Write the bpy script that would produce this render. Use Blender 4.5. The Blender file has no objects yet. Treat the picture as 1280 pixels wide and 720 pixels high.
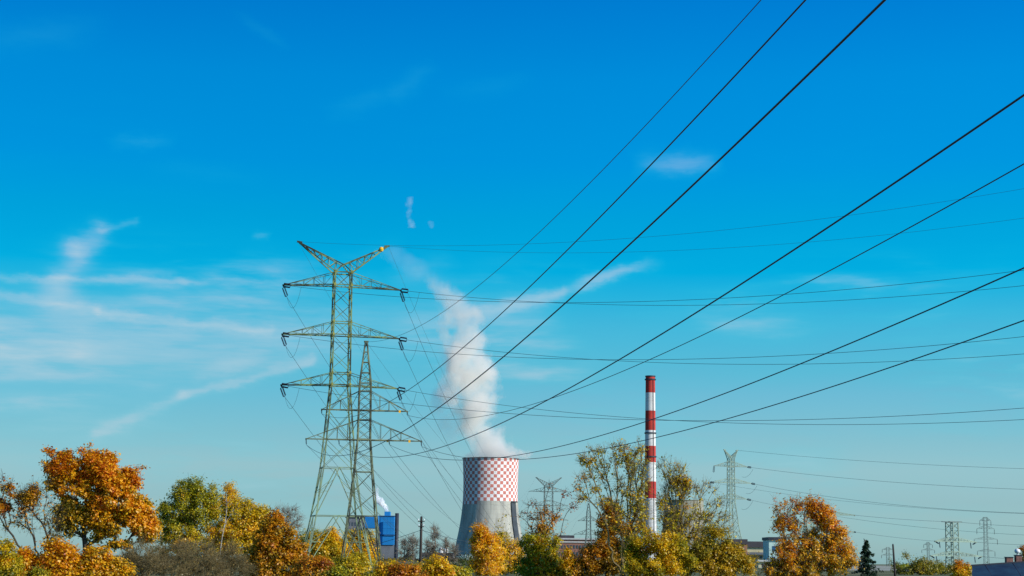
import bpy, math, random
import numpy as np
from mathutils import Vector, Matrix

# ------------------------------------------------------------------ camera, sky, sun, exposure
S = bpy.context.scene
COL = S.collection
FPX = 2230.0                      # focal length in photo pixels (1280 wide)
PITCH, ROLL = math.atan(340 / FPX), 0.0115
CAM = np.array([0.0, 0.0, 1.7])
F_ = np.array([0, math.cos(PITCH), math.sin(PITCH)])
U0 = np.array([0, -math.sin(PITCH), math.cos(PITCH)])
R0 = np.array([1.0, 0, 0])
UP = U0 * math.cos(ROLL) - R0 * math.sin(ROLL)
RT = R0 * math.cos(ROLL) + U0 * math.sin(ROLL)

cam_d = bpy.data.cameras.new("camera")
cam_d.sensor_width = 36
cam_d.lens = FPX / 1280 * 36
cam_d.clip_start, cam_d.clip_end = 0.5, 60000
cam = bpy.data.objects.new("camera", cam_d)
COL.objects.link(cam)
cam.matrix_world = Matrix(((RT[0], UP[0], -F_[0], CAM[0]), (RT[1], UP[1], -F_[1], CAM[1]),
                           (RT[2], UP[2], -F_[2], CAM[2]), (0, 0, 0, 1)))
S.camera = cam
S.view_settings.view_transform = 'Standard'
S.view_settings.look = 'None'
S.view_settings.gamma = 1
S.view_settings.exposure = 0.0
S.render.engine = 'CYCLES'
S.cycles.volume_bounces = 12
S.cycles.max_bounces = 14
S.cycles.transparent_max_bounces = 16
S.cycles.use_denoising = True

SUN_EL, SUN_AZ = math.radians(27), math.radians(118)      # azimuth from +Y towards +X
sun_d = bpy.data.lights.new("sun", 'SUN')
sun_d.energy, sun_d.angle, sun_d.color = 5.0, math.radians(0.5), (1.0, 0.93, 0.82)
sun = bpy.data.objects.new("sun", sun_d)
COL.objects.link(sun)
sdir = Vector((math.sin(SUN_AZ) * math.cos(SUN_EL), math.cos(SUN_AZ) * math.cos(SUN_EL), math.sin(SUN_EL)))
sun.rotation_euler = sdir.to_track_quat('Z', 'Y').to_euler()


def ray(px, py):
    return F_ * FPX + RT * (px - 640) + UP * (360 - py)


def at(px, py, Y):
    """point of the place seen in photo pixel px, py at distance Y"""
    d = ray(px, py)
    return CAM + d * (Y / d[1])


def proj(P):
    v = np.asarray(P) - CAM
    z = v @ F_
    return 640 + FPX * (v @ RT) / z, 360 - FPX * (v @ UP) / z


def gx(px, Y):
    """ground point under column px at distance Y"""
    p = at(px, 700, Y)
    return np.array([p[0], Y, 0.0])


class NT:
    """small helper to write node trees"""
    def __init__(s, tree):
        s.t = tree
        s.n, s.l = tree.nodes, tree.links

    def node(s, typ, **kw):
        n = s.n.new(typ)
        for k, v in kw.items():
            setattr(n, k, v)
        return n

    def put(s, sock, v):
        if isinstance(v, bpy.types.NodeSocket):
            s.l.new(v, sock)
        elif v is not None:
            sock.default_value = v

    def m(s, op, a, b=None, c=None, clamp=False):
        n = s.node('ShaderNodeMath', operation=op, use_clamp=clamp)
        s.put(n.inputs[0], a)
        s.put(n.inputs[1], b)
        s.put(n.inputs[2], c)
        return n.outputs[0]

    def mix(s, f, a, b, mode='MIX'):
        n = s.node('ShaderNodeMix', data_type='RGBA', blend_type=mode)
        s.put(n.inputs[0], f)
        s.put(n.inputs[6], a)
        s.put(n.inputs[7], b)
        return n.outputs[2]

    def ramp(s, f, stops, interp='LINEAR'):
        n = s.node('ShaderNodeValToRGB')
        e = n.color_ramp.elements
        n.color_ramp.interpolation = interp
        while len(e) < len(stops):
            e.new(0.5)
        for el, (p, c) in zip(e, stops):
            el.position = p
        for el, (p, c) in zip(e, stops):
            el.color = (*c, 1) if len(c) == 3 else c
        s.put(n.inputs[0], f)
        return n.outputs[0]

    def noise(s, vec, scale, detail=3, rough=0.5, out=0, dim='3D'):
        n = s.node('ShaderNodeTexNoise', noise_dimensions=dim)
        s.put(n.inputs['Vector'], vec)
        n.inputs['Scale'].default_value = scale
        n.inputs['Detail'].default_value = detail
        n.inputs['Roughness'].default_value = rough
        return n.outputs[out]


def lin(c):
    return tuple(((x / 255) / 12.92 if x / 255 <= 0.04045 else ((x / 255 + 0.055) / 1.055) ** 2.4) for x in c)


W = bpy.data.worlds.new("World")
S.world = W
W.use_nodes = True
wn = NT(W.node_tree)
W.node_tree.nodes.clear()
w_out = wn.node('ShaderNodeOutputWorld')
w_bg = wn.node('ShaderNodeBackground')
w_bg.inputs[1].default_value = 0.1
wn.l.new(w_bg.outputs[0], w_out.inputs[0])
w_sky = wn.node('ShaderNodeTexSky', sky_type='NISHITA', sun_disc=False, sun_elevation=SUN_EL, sun_rotation=SUN_AZ,
                altitude=260, air_density=1.0, dust_density=0.6, ozone_density=3.0)
w_tc = wn.node('ShaderNodeTexCoord')
w_sep = wn.node('ShaderNodeSeparateXYZ')
wn.l.new(w_tc.outputs['Generated'], w_sep.inputs[0])
w_el = wn.m('ARCSINE', w_sep.outputs[2])                       # elevation, radians
w_az = wn.m('ARCTAN2', w_sep.outputs[0], w_sep.outputs[1])     # azimuth from +Y, radians
# tint of the clear sky by height above the horizon (elevation x 2 -> colour), same all the way round
SKYSTOPS = [(0.0088, (0.3392, 0.5406, 0.7198)), (0.0661, (0.3127, 0.4708, 0.5966)), (0.1024, (0.3411, 0.4945, 0.5765)),
            (0.1344, (0.2922, 0.4921, 0.562)), (0.1844, (0.2232, 0.5037, 0.5771)), (0.2085, (0.1742, 0.5126, 0.576)),
            (0.2596, (0.1065, 0.546, 0.6183)), (0.2936, (0.039, 0.5547, 0.652)), (0.3205, (0.001, 0.5403, 0.6798)),
            (0.3788, (0.0, 0.5192, 0.6892)), (0.4414, (0.0, 0.4864, 0.7494)), (0.5347, (0.0, 0.4905, 0.7917)),
            (0.6209, (0.0, 0.4314, 0.7931)), (1.0, (0.04, 0.40, 0.75))]
tint = wn.ramp(wn.m('MULTIPLY', w_el, 2.0, clamp=True), SKYSTOPS)
sky_c = wn.mix(1.0, w_sky.outputs[0], tint, 'MULTIPLY')
side = wn.m('MULTIPLY_ADD', wn.m('ARCTANGENT', wn.m('MULTIPLY', wn.m('SINE', w_az), 4.0)), 0.30, 2.0)   # evens out the clear sky's left-right fall
w_side = wn.node('ShaderNodeCombineXYZ')
for q in range(3):
    wn.l.new(side, w_side.inputs[q])
sky_c = wn.mix(1.0, sky_c, w_side.outputs[0], 'MULTIPLY')
# cirrus: streaks at their azimuth and elevation, torn up by stretched noise
w_vec = wn.node('ShaderNodeCombineXYZ')
wn.put(w_vec.inputs[0], w_az)
wn.put(w_vec.inputs[1], wn.m('MULTIPLY', w_el, 2.2))
n1 = wn.noise(w_vec.outputs[0], 16, 4, 0.55)
n2 = wn.noise(w_vec.outputs[0], 70, 4, 0.6)
w_map = wn.node('ShaderNodeMapping')
w_map.inputs['Rotation'].default_value = (0, 0, -0.18)
w_map.inputs['Scale'].default_value = (1, 2.6, 1)
wn.l.new(w_vec.outputs[0], w_map.inputs[0])
n3 = wn.noise(w_map.outputs[0], 15, 5, 0.52)
n4 = wn.noise(w_vec.outputs[0], 7, 2, 0.5)
du = wn.m('MULTIPLY_ADD', wn.m('SUBTRACT', n1, 0.5), 0.022, w_az)
dv = wn.m('MULTIPLY_ADD', wn.m('SUBTRACT', n2, 0.5), 0.008, w_el)
dv = wn.m('MULTIPLY_ADD', wn.m('SUBTRACT', n1, 0.5), -0.008, dv)


def azel(px, py):
    d = ray(px, py)
    d = d / np.linalg.norm(d)
    return math.atan2(d[0], d[1]), math.asin(d[2])


STREAKS = [  # photo pixels of both ends, half width, strength, 1 = thins out towards its ends
    (72, 356, 92, 312, 17, .40, 0), (92, 312, 128, 288, 11, .42, 0), (128, 288, 172, 278, 5, .25, 0), (-60, 345, 230, 352, 5, .30, 0),
    (230, 352, 440, 350, 5, .20, 0), (0, 370, 120, 388, 6, .30, 0), (120, 388, 340, 416, 5, .34, 0), (120, 540, 230, 495, 8, .34, 0),
    (230, 495, 390, 452, 6, .36, 0), (230, 475, 345, 437, 9, .24, 1), (-60, 448, 95, 430, 17, .30, 0), (-60, 493, 130, 508, 9, .22, 1),
    (580, 396, 700, 366, 9, .55, 0), (700, 366, 830, 325, 8, .66, 1), (782, 205, 905, 200, 13, .42, 1), (485, 125, 550, 78, 12, .13, 1),
    (400, 142, 510, 112, 12, .12, 1), (290, 12, 365, 65, 6, .10, 1), (-60, 50, 145, 32, 16, .12, 1), (125, 177, 225, 178, 7, .18, 1),
    (314, 295, 344, 296, 5, .26, 1), (770, 384, 1060, 380, 8, .20, 1), (850, 392, 1040, 418, 18, .26, 1), (485, 350, 570, 326, 14, .2, 1),
    (180, 205, 340, 225, 12, .07, 1), (60, 410, 100, 350, 30, .26, 1), (200, 350, 195, 395, 28, .2, 1), (880, 470, 1150, 452, 12, .10, 1),
    (620, 470, 780, 462, 9, .10, 1), (1060, 362, 1320, 345, 14, .10, 1), (420, 330, 510, 300, 10, .12, 1), (550, 120, 680, 98, 10, .07, 1),
    (-150, 404, 640, 412, 60, .36, 0), (-150, 480, 470, 430, 48, .26, 1), (-100, 545, 360, 530, 26, .14, 1), (560, 440, 1000, 425, 30, .10, 1)]
cl = None
for x0, y0, x1, y1, hw, st, thin in STREAKS:
    hw, st = (hw * 1.12, st * .92) if hw < 40 else (hw, st)
    (u0, v0), (u1, v1) = azel(x0, y0), azel(x1, y1)
    ex, ey = u1 - u0, v1 - v0
    L2 = ex * ex + ey * ey
    t = wn.m('MULTIPLY_ADD', du, ex / L2, -(u0 * ex + v0 * ey) / L2)
    t = wn.m('MULTIPLY_ADD', dv, ey / L2, t, clamp=True)
    qx = wn.m('SUBTRACT', wn.m('SUBTRACT', du, u0), wn.m('MULTIPLY', t, ex))
    qy = wn.m('SUBTRACT', wn.m('SUBTRACT', dv, v0), wn.m('MULTIPLY', t, ey))
    d2 = wn.m('MULTIPLY_ADD', qx, qx, wn.m('MULTIPLY', qy, qy))
    g = wn.m('EXPONENT', wn.m('MULTIPLY', d2, -1.0 / (hw / FPX) ** 2))
    if thin:
        g = wn.m('MULTIPLY', g, wn.m('MULTIPLY', wn.m('MULTIPLY', t, 4.0), wn.m('SUBTRACT', 1.0, t)))
    cl = wn.m('MULTIPLY', g, st) if cl is None else wn.m('MULTIPLY_ADD', g, st, cl)
w_map2 = wn.node('ShaderNodeMapping')
w_map2.inputs['Rotation'].default_value = (0, 0, 0.3)
w_map2.inputs['Scale'].default_value = (1, 5, 1)
wn.l.new(w_vec.outputs[0], w_map2.inputs[0])
n5 = wn.noise(w_map2.outputs[0], 45, 5, 0.6)
torn = wn.m('MULTIPLY_ADD', n3, 0.65, 0.32)
torn = wn.m('MULTIPLY_ADD', n5, 0.45, torn, clamp=False)
cl = wn.m('MULTIPLY', cl, wn.m('MULTIPLY', torn, 0.72))
# a thin veil low in the sky, all the way round
band = wn.ramp(wn.m('MULTIPLY', w_el, 2.0, clamp=True), [(0.0, (.2,) * 3), (.12, (.75,) * 3), (.24, (1,) * 3), (.31, (.75,) * 3), (.36, (.06,) * 3), (.62, (.0,) * 3)], 'EASE')
veil = wn.m('MULTIPLY', wn.m('SUBTRACT', n3, 0.42, clamp=True), wn.m('MULTIPLY', wn.m('SUBTRACT', n4, 0.40, clamp=True), 4.5))
cl = wn.m('MULTIPLY_ADD', wn.m('MULTIPLY', veil, band), 1.3, cl, clamp=True)
cl_c = wn.ramp(cl, [(0.0, (.0, .66, .8)), (.1, (.06, .66, .8)), (.35, (.5, .68, .77)), (1, (.7, .7, .72))])
sky_c = wn.mix(cl, sky_c, wn.mix(1.0, cl_c, (10, 10, 10, 1), 'MULTIPLY'))
wn.l.new(sky_c, w_bg.inputs[0])
if 'CAL' in globals():
    raise SystemExit

# ------------------------------------------------------------------ object and mesh helpers
def link(o, parent=None):
    COL.objects.link(o)
    if parent is not None:
        o.parent = parent
    return o


def tag(o, label=None, cat=None, group=None, kind=None):
    if label: o["label"] = label
    if cat: o["category"] = cat
    if group: o["group"] = group
    if kind: o["kind"] = kind
    return o


def thing(name, loc, label, cat, group=None, rz=0.0):
    o = bpy.data.objects.new(name, None)
    o.empty_display_size = 0.5
    o.location = Vector([float(x) for x in loc])
    o.rotation_euler[2] = rz
    return tag(link(o), label, cat, group)


class MB:
    """collects plain geometry for one mesh object"""
    def __init__(s):
        s.v, s.f, s.mi = [], [], []

    def poly(s, pts, mi=0):
        n = len(s.v)
        s.v += [tuple(float(c) for c in p) for p in pts]
        s.f.append(tuple(range(n, n + len(pts))))
        s.mi.append(mi)

    def box(s, x0, y0, z0, x1, y1, z1, mi=0):
        n = len(s.v)
        s.v += [(x0, y0, z0), (x1, y0, z0), (x1, y1, z0), (x0, y1, z0), (x0, y0, z1), (x1, y0, z1), (x1, y1, z1), (x0, y1, z1)]
        for q in ((0, 3, 2, 1), (4, 5, 6, 7), (0, 1, 5, 4), (1, 2, 6, 5), (2, 3, 7, 6), (3, 0, 4, 7)):
            s.f.append(tuple(n + k for k in q))
            s.mi.append(mi)

    def bar(s, p, q, w, mi=0):
        p, q = Vector([float(c) for c in p]), Vector([float(c) for c in q])
        d = q - p
        if d.length < 1e-6:
            return
        d.normalize()
        a = d.cross(Vector((0, 0, 1)) if abs(d.z) < 0.9 else Vector((1, 0, 0))).normalized() * (w / 2)
        b = d.cross(a).normalized() * (w / 2)
        n = len(s.v)
        for c in (p, q):
            for k in (a + b, a - b, -a - b, -a + b):
                s.v.append(tuple(c + k))
        for k in range(4):
            s.f.append((n + k, n + (k + 1) % 4, n + 4 + (k + 1) % 4, n + 4 + k))
        s.f += [(n + 3, n + 2, n + 1, n), (n + 4, n + 5, n + 6, n + 7)]
        s.mi += [mi] * 6

    def tube(s, pts, r, sides=6, mi=0, caps=True):
        pts = [Vector([float(c) for c in p]) for p in pts]
        rr = r if hasattr(r, '__len__') else [r] * len(pts)
        n = len(s.v)
        for i, p in enumerate(pts):
            d = (pts[min(i + 1, len(pts) - 1)] - pts[max(i - 1, 0)]).normalized()
            a = d.cross(Vector((0, 0, 1)) if abs(d.z) < 0.95 else Vector((1, 0, 0))).normalized()
            b = d.cross(a)
            for k in range(sides):
                t = 2 * math.pi * k / sides
                s.v.append(tuple(p + (a * math.cos(t) + b * math.sin(t)) * rr[i]))
        for i in range(len(pts) - 1):
            for k in range(sides):
                A, B = n + i * sides, n + (i + 1) * sides
                s.f.append((A + k, A + (k + 1) % sides, B + (k + 1) % sides, B + k))
                s.mi.append(mi)
        if caps:
            s.f += [tuple(range(n + sides - 1, n - 1, -1)), tuple(range(n + (len(pts) - 1) * sides, n + len(pts) * sides))]
            s.mi += [mi, mi]

    def lathe(s, prof, sides=24, c=(0, 0), mi=0):
        """prof: list of (r, z); mi may be a function of (row, side)"""
        n = len(s.v)
        for r, z in prof:
            for k in range(sides):
                t = 2 * math.pi * k / sides
                s.v.append((c[0] + r * math.cos(t), c[1] + r * math.sin(t), z))
        for i in range(len(prof) - 1):
            for k in range(sides):
                A, B = n + i * sides, n + (i + 1) * sides
                s.f.append((A + k, A + (k + 1) % sides, B + (k + 1) % sides, B + k))
                s.mi.append(mi(i, k) if callable(mi) else mi)

    def mesh(s, name, mats, smooth=False):
        me = bpy.data.meshes.new(name)
        me.from_pydata(s.v, [], s.f)
        for m in (mats if isinstance(mats, (list, tuple)) else [mats]):
            me.materials.append(m)
        if any(s.mi):
            me.polygons.foreach_set('material_index', s.mi)
        if smooth:
            me.polygons.foreach_set('use_smooth', [True] * len(me.polygons))
        me.update()
        return me

    def build(s, name, mats, parent=None, smooth=False, kind=None):
        o = bpy.data.objects.new(name, s.mesh(name, mats, smooth))
        if kind: o["kind"] = kind
        return link(o, parent)


def newobj(name, me, parent=None, loc=None, mat=None):
    o = bpy.data.objects.new(name, me)
    if loc is not None:
        o.location = [float(c) for c in loc]
    if mat is not None:
        o.matrix_local = mat
    return link(o, parent)


# ------------------------------------------------------------------ materials
def pmat(name, col, rough=0.8, var=0.25, scale=1.0, metal=0.0, spec=0.3, col2=None, vec='Object', stretch=None, detail=4, lohi=(.35, .65)):
    m = bpy.data.materials.new(name)
    m.use_nodes = True
    t = NT(m.node_tree)
    b = m.node_tree.nodes['Principled BSDF']
    b.inputs['Roughness'].default_value = rough
    b.inputs['Metallic'].default_value = metal
    b.inputs['Specular IOR Level'].default_value = spec
    tc = t.node('ShaderNodeNewGeometry').outputs['Position'] if vec == 'Position' else t.node('ShaderNodeTexCoord').outputs[vec]
    if stretch:
        mp = t.node('ShaderNodeMapping')
        mp.inputs['Scale'].default_value = stretch
        t.l.new(tc, mp.inputs[0])
        tc = mp.outputs[0]
    n = t.noise(tc, scale, detail, 0.6)
    c2 = col2 or tuple(x * (1 - var) for x in col)
    c1 = col if col2 else tuple(min(1, x * (1 + var)) for x in col)
    t.l.new(t.ramp(n, [(lohi[0], c2), (lohi[1], c1)]), b.inputs['Base Color'])
    return m


M = {
    'steel': pmat('weathered_shaded_green_steel', (.20, .27, .10), .6, scale=.45, col2=(.025, .035, .02), vec='Position', lohi=(.42, .6)),  # weathered green; near-black patches also paint in the bars' shaded sides
    'steel_dark': pmat('weathered_grey_green_steel', (.20, .23, .13), .6, scale=.5, col2=(.03, .035, .025), vec='Position', lohi=(.42, .62)),
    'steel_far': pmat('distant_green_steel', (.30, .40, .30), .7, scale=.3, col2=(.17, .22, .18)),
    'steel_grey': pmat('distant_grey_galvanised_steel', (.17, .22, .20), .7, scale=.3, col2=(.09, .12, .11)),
    'joint': pmat('lichen_yellow_gusset', (.36, .35, .08), .8, scale=2, col2=(.06, .07, .03), vec='Position'),
    'insul': pmat('dark_glazed_porcelain', (.025, .035, .06), .25, .3, 3, spec=.5),
    'wire': pmat('aged_aluminium_conductor', (.035, .035, .05), .55, .2, .4),
    'wire_thin': pmat('weathered_conductor', (.05, .07, .09), .6, .2, .4),
    'yellow': pmat('yellow_marker_plastic', (.85, .45, .02), .5, .1, 2),
    'ceramic': pmat('white_ceramic', (.8, .8, .78), .3, .05, 3),
    'concrete': pmat('streaked_tower_concrete', (.50, .48, .40), .9, scale=.10, col2=(.34, .33, .29), stretch=(1, 1, .10)),
    'concrete_old': pmat('old_brown_concrete', (.36, .35, .27), .9, scale=.08, col2=(.22, .215, .165), stretch=(1, 1, .2)),
    'concrete_dark': pmat('dark_duct_concrete', (.055, .065, .075), .9, .2, .1),
    'white': pmat('white_masonry_paint', (.80, .78, .76), .8, .05, .1),
    'red': pmat('faded_red_masonry_paint', (.56, .18, .14), .8, .18, .1),
    'red_ch': pmat('chimney_red_paint', (.46, .035, .022), .8, .15, .08),
    'white_ch': pmat('chimney_white_paint', (.78, .75, .70), .8, scale=.08, col2=(.62, .60, .57), stretch=(1, 1, .3)),
    'dark': pmat('dark_steel', (.03, .035, .05), .6, .2, .2),
    'blue': pmat('bright_blue_cladding', (.015, .22, .56), .5, scale=.15, col2=(.012, .18, .48)),
    'blue_dark': pmat('deep_blue_cladding', (.02, .10, .24), .5, .15, .15),
    'grey_clad': pmat('grey_cladding', (.16, .17, .19), .6, .2, .1),
    'pale_clad': pmat('pale_cladding', (.5, .5, .47), .7, .1, .1),
    'brick': pmat('red_brown_brick', (.33, .16, .11), .9, scale=.4, col2=(.24, .115, .085)),
    'cream': pmat('cream_render', (.52, .46, .28), .9, .1, .2),
    'roofdark': pmat('dark_felt_roof', (.06, .055, .06), .9, .25, .2),
    'glass': pmat('window_glass', (.06, .08, .10), .15, .3, .2, spec=.6),
    'mint': pmat('pale_green_cladding', (.45, .60, .55), .6, .1, .2),
    'greenp': pmat('green_sheet', (.01, .36, .20), .5, .1, .6),
    'roofblue': pmat('dark_blue_sheet_roof', (.022, .055, .085), .55, scale=.6, col2=(.014, .026, .05)),
    'brickch': pmat('sooty_brick', (.20, .10, .08), .9, .4, 3),
    'wood': pmat('tarred_pole_wood', (.055, .045, .038), .9, .4, 2, stretch=(1, 1, .1)),
    'grass': pmat('autumn_grass', (.15, .14, .05), 1, scale=.05, col2=(.08, .09, .03), vec='Object'),
    'hazy_ground': pmat('haze_pale_ground', (.38, .37, .30), 1, scale=.02, col2=(.24, .245, .17), vec='Object'),  # distance haze put into the colour as paleness
    'bark': pmat('grey_brown_bark', (.06, .046, .032), .9, .4, 3, stretch=(1, 1, .3)),
    'barkpale': pmat('pale_ash_bark', (.27, .24, .18), .9, .3, 3, stretch=(1, 1, .3)),
    'birch': pmat('white_birch_bark', (.58, .55, .48), .8, scale=2.5, col2=(.25, .23, .2), stretch=(1, 1, 2)),
    'barkscrub': pmat('dark_brown_scrub', (.20, .15, .065), .95, .35, .5),
    'barkfar': pmat('brown_twigs', (.22, .18, .135), .95, .3, .5),
}

# lift joints and rain streaks on the big tower's concrete
def weather(mat, ring, streak_scale, amount):
    m = M[mat]; t = NT(m.node_tree); b = m.node_tree.nodes['Principled BSDF']
    old = b.inputs['Base Color'].links[0].from_socket
    tc = t.node('ShaderNodeTexCoord').outputs['Object']
    sp = t.node('ShaderNodeSeparateXYZ'); t.l.new(tc, sp.inputs[0])
    w = t.m('FRACT', t.m('DIVIDE', sp.outputs[2], ring))
    joint = t.m('MULTIPLY', t.m('LESS_THAN', w, .12), .10)
    mp = t.node('ShaderNodeMapping'); mp.inputs['Scale'].default_value = (1, 1, .03); t.l.new(tc, mp.inputs[0])
    n = t.noise(mp.outputs[0], streak_scale, 4, .65)
    st = t.m('MULTIPLY', t.m('SUBTRACT', n, .48, clamp=True), amount)
    t.l.new(t.mix(t.m('ADD', joint, st, clamp=True), old, (.10, .095, .085, 1)), b.inputs['Base Color'])


weather('concrete', 6.0, .22, 2.6)
weather('concrete_old', 5.0, .25, 2.0)
weather('white_ch', 9.0, .5, 1.4)
weather('red_ch', 9.0, .5, 1.2)
weather('white', 4.2, .3, .7)

# the tall pylon's lower part carries newer, paler green paint
_m = M['steel']; _t = NT(_m.node_tree); _b = _m.node_tree.nodes['Principled BSDF']
_old = _b.inputs['Base Color'].links[0].from_socket
_g = _t.node('ShaderNodeNewGeometry'); _s = _t.node('ShaderNodeSeparateXYZ'); _t.l.new(_g.outputs['Position'], _s.inputs[0])
_f = _t.m('DIVIDE', _t.m('SUBTRACT', 24.0, _s.outputs[2]), 8.0, clamp=True)
_t.l.new(_t.mix(_t.m('MULTIPLY', _f, .5), _old, (.26, .35, .24, 1)), _b.inputs['Base Color'])

# ------------------------------------------------------------------ ground and far land
g = MB()
xs = [-30000, -4000, -1200, -400, 0, 400, 1200, 4000, 30000]
ys = [-3000, -200, 60, 200, 500, 1200, 3000, 8000, 40000]
gn = {}
for j, y in enumerate(ys):
    for i, x in enumerate(xs):
        gn[i, j] = len(g.v)
        g.v.append((x, y, 0.0))
for j in range(len(ys) - 1):
    for i in range(len(xs) - 1):
        g.f.append((gn[i, j], gn[i + 1, j], gn[i + 1, j + 1], gn[i, j + 1]))
        g.mi.append(0)
tag(g.build('ground', M['grass']), kind='structure')
m = MB()  # added pale sheet of far ground, haze painted into its colour
m.poly([(70, 470, .03), (420, 470, .03), (1400, 2300, .03), (260, 2300, .03)])
tag(m.build('hazy_far_ground', M['hazy_ground']), kind='structure')

# ------------------------------------------------------------------ cooling tower with chequered top
YT = 2361.0
KT = YT / FPX


def cooling_tower(px, Y, prof_px, label, checks=None, columns=36, conc='concrete'):
    base = gx(px, Y)
    k = Y / FPX
    hz = proj(base + np.array([0, 0, 1.7]))[1]          # horizon row below it
    rt = thing('cooling_tower', base, label, 'cooling tower')
    prof = [(float(at(px, y, Y)[2]), r * k) for y, r in prof_px]   # z, r
    zs = np.array([p[0] for p in prof][::-1]); rs = np.array([p[1] for p in prof][::-1])
    z0, z1 = 8.0, prof[0][0]
    if checks:
        rows, band, nck = checks
        zb = float(at(px, prof_px[0][0] + band, Y)[2])
        ch = (z1 - zb) / rows
        zl = list(np.linspace(z0, zb - ch, 16)) + [zb - ch * (1 - i) for i in range(1, rows + 2)]
        zl = sorted(set(round(float(z), 4) for z in zl))
        sides = nck * 2
    else:
        zl = list(np.linspace(z0, z1, 20)); sides = 72
    # smooth profile
    co = np.polyfit(zs, rs, 4)
    R = lambda z: float(np.polyval(co, z))
    pr = [(R(z), z) for z in zl]
    n_low = len(zl) - 1 - (checks[0] if checks else 0)

    def mi(i, kk):
        if not checks:
            return 0
        row = i - n_low
        ang = 360.0 * (kk + .5) / sides
        first = -1 if 180 < ang < 243 else 0           # the chequers reach one row lower on this side
        if row < first:
            return 0
        return 1 + ((row + kk // 2) % 2)
    sh = MB()
    sh.lathe(pr, sides, mi=mi)
    nin = [(R(z) - 1.2, z) for z in zl[::-1]]
    sh.lathe([pr[-1]] + nin + [pr[0]], sides)
    shell = sh.build('shell', [M[conc], M['white'], M['red']], rt, smooth=True)
    rim = MB()
    rim.lathe([(R(z1) + .1, z1 - .1), (R(z1) + .9, z1 + .1), (R(z1) + .9, z1 + .7), (R(z1) - 1.3, z1 + .7), (R(z1) - 1.3, z1 - .1)], sides)
    rim.build('rim', M['concrete_dark'] if checks else M[conc], rt)
    cm = None
    for i in range(columns):
        a = 2 * math.pi * i / columns
        rb, rtp = R(0) + 1.5, R(z0)
        if cm is None:
            c = MB()
            for s in (-1, 1):
                b = s * math.pi / columns * .9
                c.tube([(rb, 0, 0), (rtp * math.cos(b), rtp * math.sin(b), z0 + .3)], .55, 5)
            cm = c.mesh('column', M['concrete'])
        o = newobj('column', cm, rt)
        o.rotation_euler[2] = a
    bs = MB()
    bs.lathe([(R(0) + 5, 0.0), (R(0) + 5, 1.6), (R(0) + 4.4, 1.6), (R(0) + 4.4, 0.0)], sides)
    bs.build('basin_wall', M['pale_clad'], rt)
    return rt, R, z1, base


ct, RC, ZTOP, ct_base = cooling_tower(612, YT, [(574, 35), (600, 34), (625, 34.2), (640, 35.3), (660, 38.2), (680, 42), (701, 47)],
                                      'huge concrete cooling tower with a red and white chequered top, steam rising', checks=(13, 53, 52), columns=44)
# dark duct climbing the shell on the right
d = MB()
ring = []
a0 = math.radians(-90 + 54)
for z in np.linspace(1, ZTOP - 54 * KT, 18):
    r0 = RC(z) + .05
    ring.append([((r0 + e) * math.cos(a0 + s / r0), (r0 + e) * math.sin(a0 + s / r0), z) for e, s in ((-.3, -4.6), (1.6, -4.6), (1.6, 4.6), (-.3, 4.6))])
for A, B in zip(ring, ring[1:]):
    for k in range(4):
        d.poly([A[k], A[(k + 1) % 4], B[(k + 1) % 4], B[k]])
d.poly(ring[-1]); d.poly(ring[0][::-1])
d.build('duct', M['concrete_dark'], ct)
pf = MB()
r0 = RC(ZTOP - 54 * KT)
a1 = math.radians(-90 + 57)
for da in np.linspace(-.13, .13, 5):
    pf.bar(((r0 - .5) * math.cos(a1 + da), (r0 - .5) * math.sin(a1 + da), ZTOP - 54 * KT + 1), ((r0 + 3) * math.cos(a1 + da), (r0 + 3) * math.sin(a1 + da), ZTOP - 54 * KT + 1), 1.6)
pf.build('platform', M['concrete_dark'], ct)

cooling_tower(855, 2250, [(626, 24.5), (640, 24.6), (660, 26.5), (680, 29), (702, 33)],
              'small plain concrete cooling tower half hidden behind the tall sparse trees', columns=28, conc='concrete_old')

# ------------------------------------------------------------------ striped chimney
YC = 1906.0
KC = YC / FPX
cb = gx(813, YC)
hzc = proj(cb + np.array([0, 0, 1.7]))[1]
chm = thing('chimney', cb, 'tall red and white banded power station chimney', 'chimney')
zc = lambda y: float(at(813, y, YC)[2])
RCH = lambda z: float(np.interp(z, [0, zc(660), zc(470)], [8.6 * KC, 7.6 * KC, 5.9 * KC]))
bands = [(470, 491), (491, 513.5), (513.5, 538), (538, 557.5), (557.5, 578), (578, 602), (602, 623), (623, 705)]
for i, (ya, yb) in enumerate(bands):
    zt, zb = zc(ya), max(0, zc(yb))
    b = MB()
    pr = [(RCH(zz), zz) for zz in np.linspace(zb, zt, 5)]
    b.lathe(pr, 40)
    if i == 0:
        b.lathe([pr[-1], (pr[-1][0] - .8, zt), (pr[-1][0] - .8, zt - 12)], 40)
    o = b.build('band', M['red_ch'] if i % 2 == 0 else M['white_ch'], chm, smooth=False)
    tag(o, 'red painted chimney band' if i % 2 == 0 else 'white painted chimney band')
for y, e in ((470.6, .5), (474.5, 1.0), (541.5, .8), (571, .8)):
    b = MB()
    r = RCH(zc(y))
    b.lathe([(r + .02, zc(y) - .6), (r + e, zc(y) - .6), (r + e, zc(y) + .7), (r + .02, zc(y) + .7)], 40)
    b.build('platform', M['dark'], chm)
b = MB()
for s in (-.5, .5):
    for z in np.arange(10, zc(470) - 8, 8):
        a = math.radians(-60)
        b.bar((math.cos(a) * (RCH(z) + .25) + s * .8, math.sin(a) * (RCH(z) + .25) + s * .4, z), (math.cos(a) * (RCH(z + 8) + .25) + s * .8, math.sin(a) * (RCH(z + 8) + .25) + s * .4, z + 8), .22)
b.build('ladder', M['dark'], chm)


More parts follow.
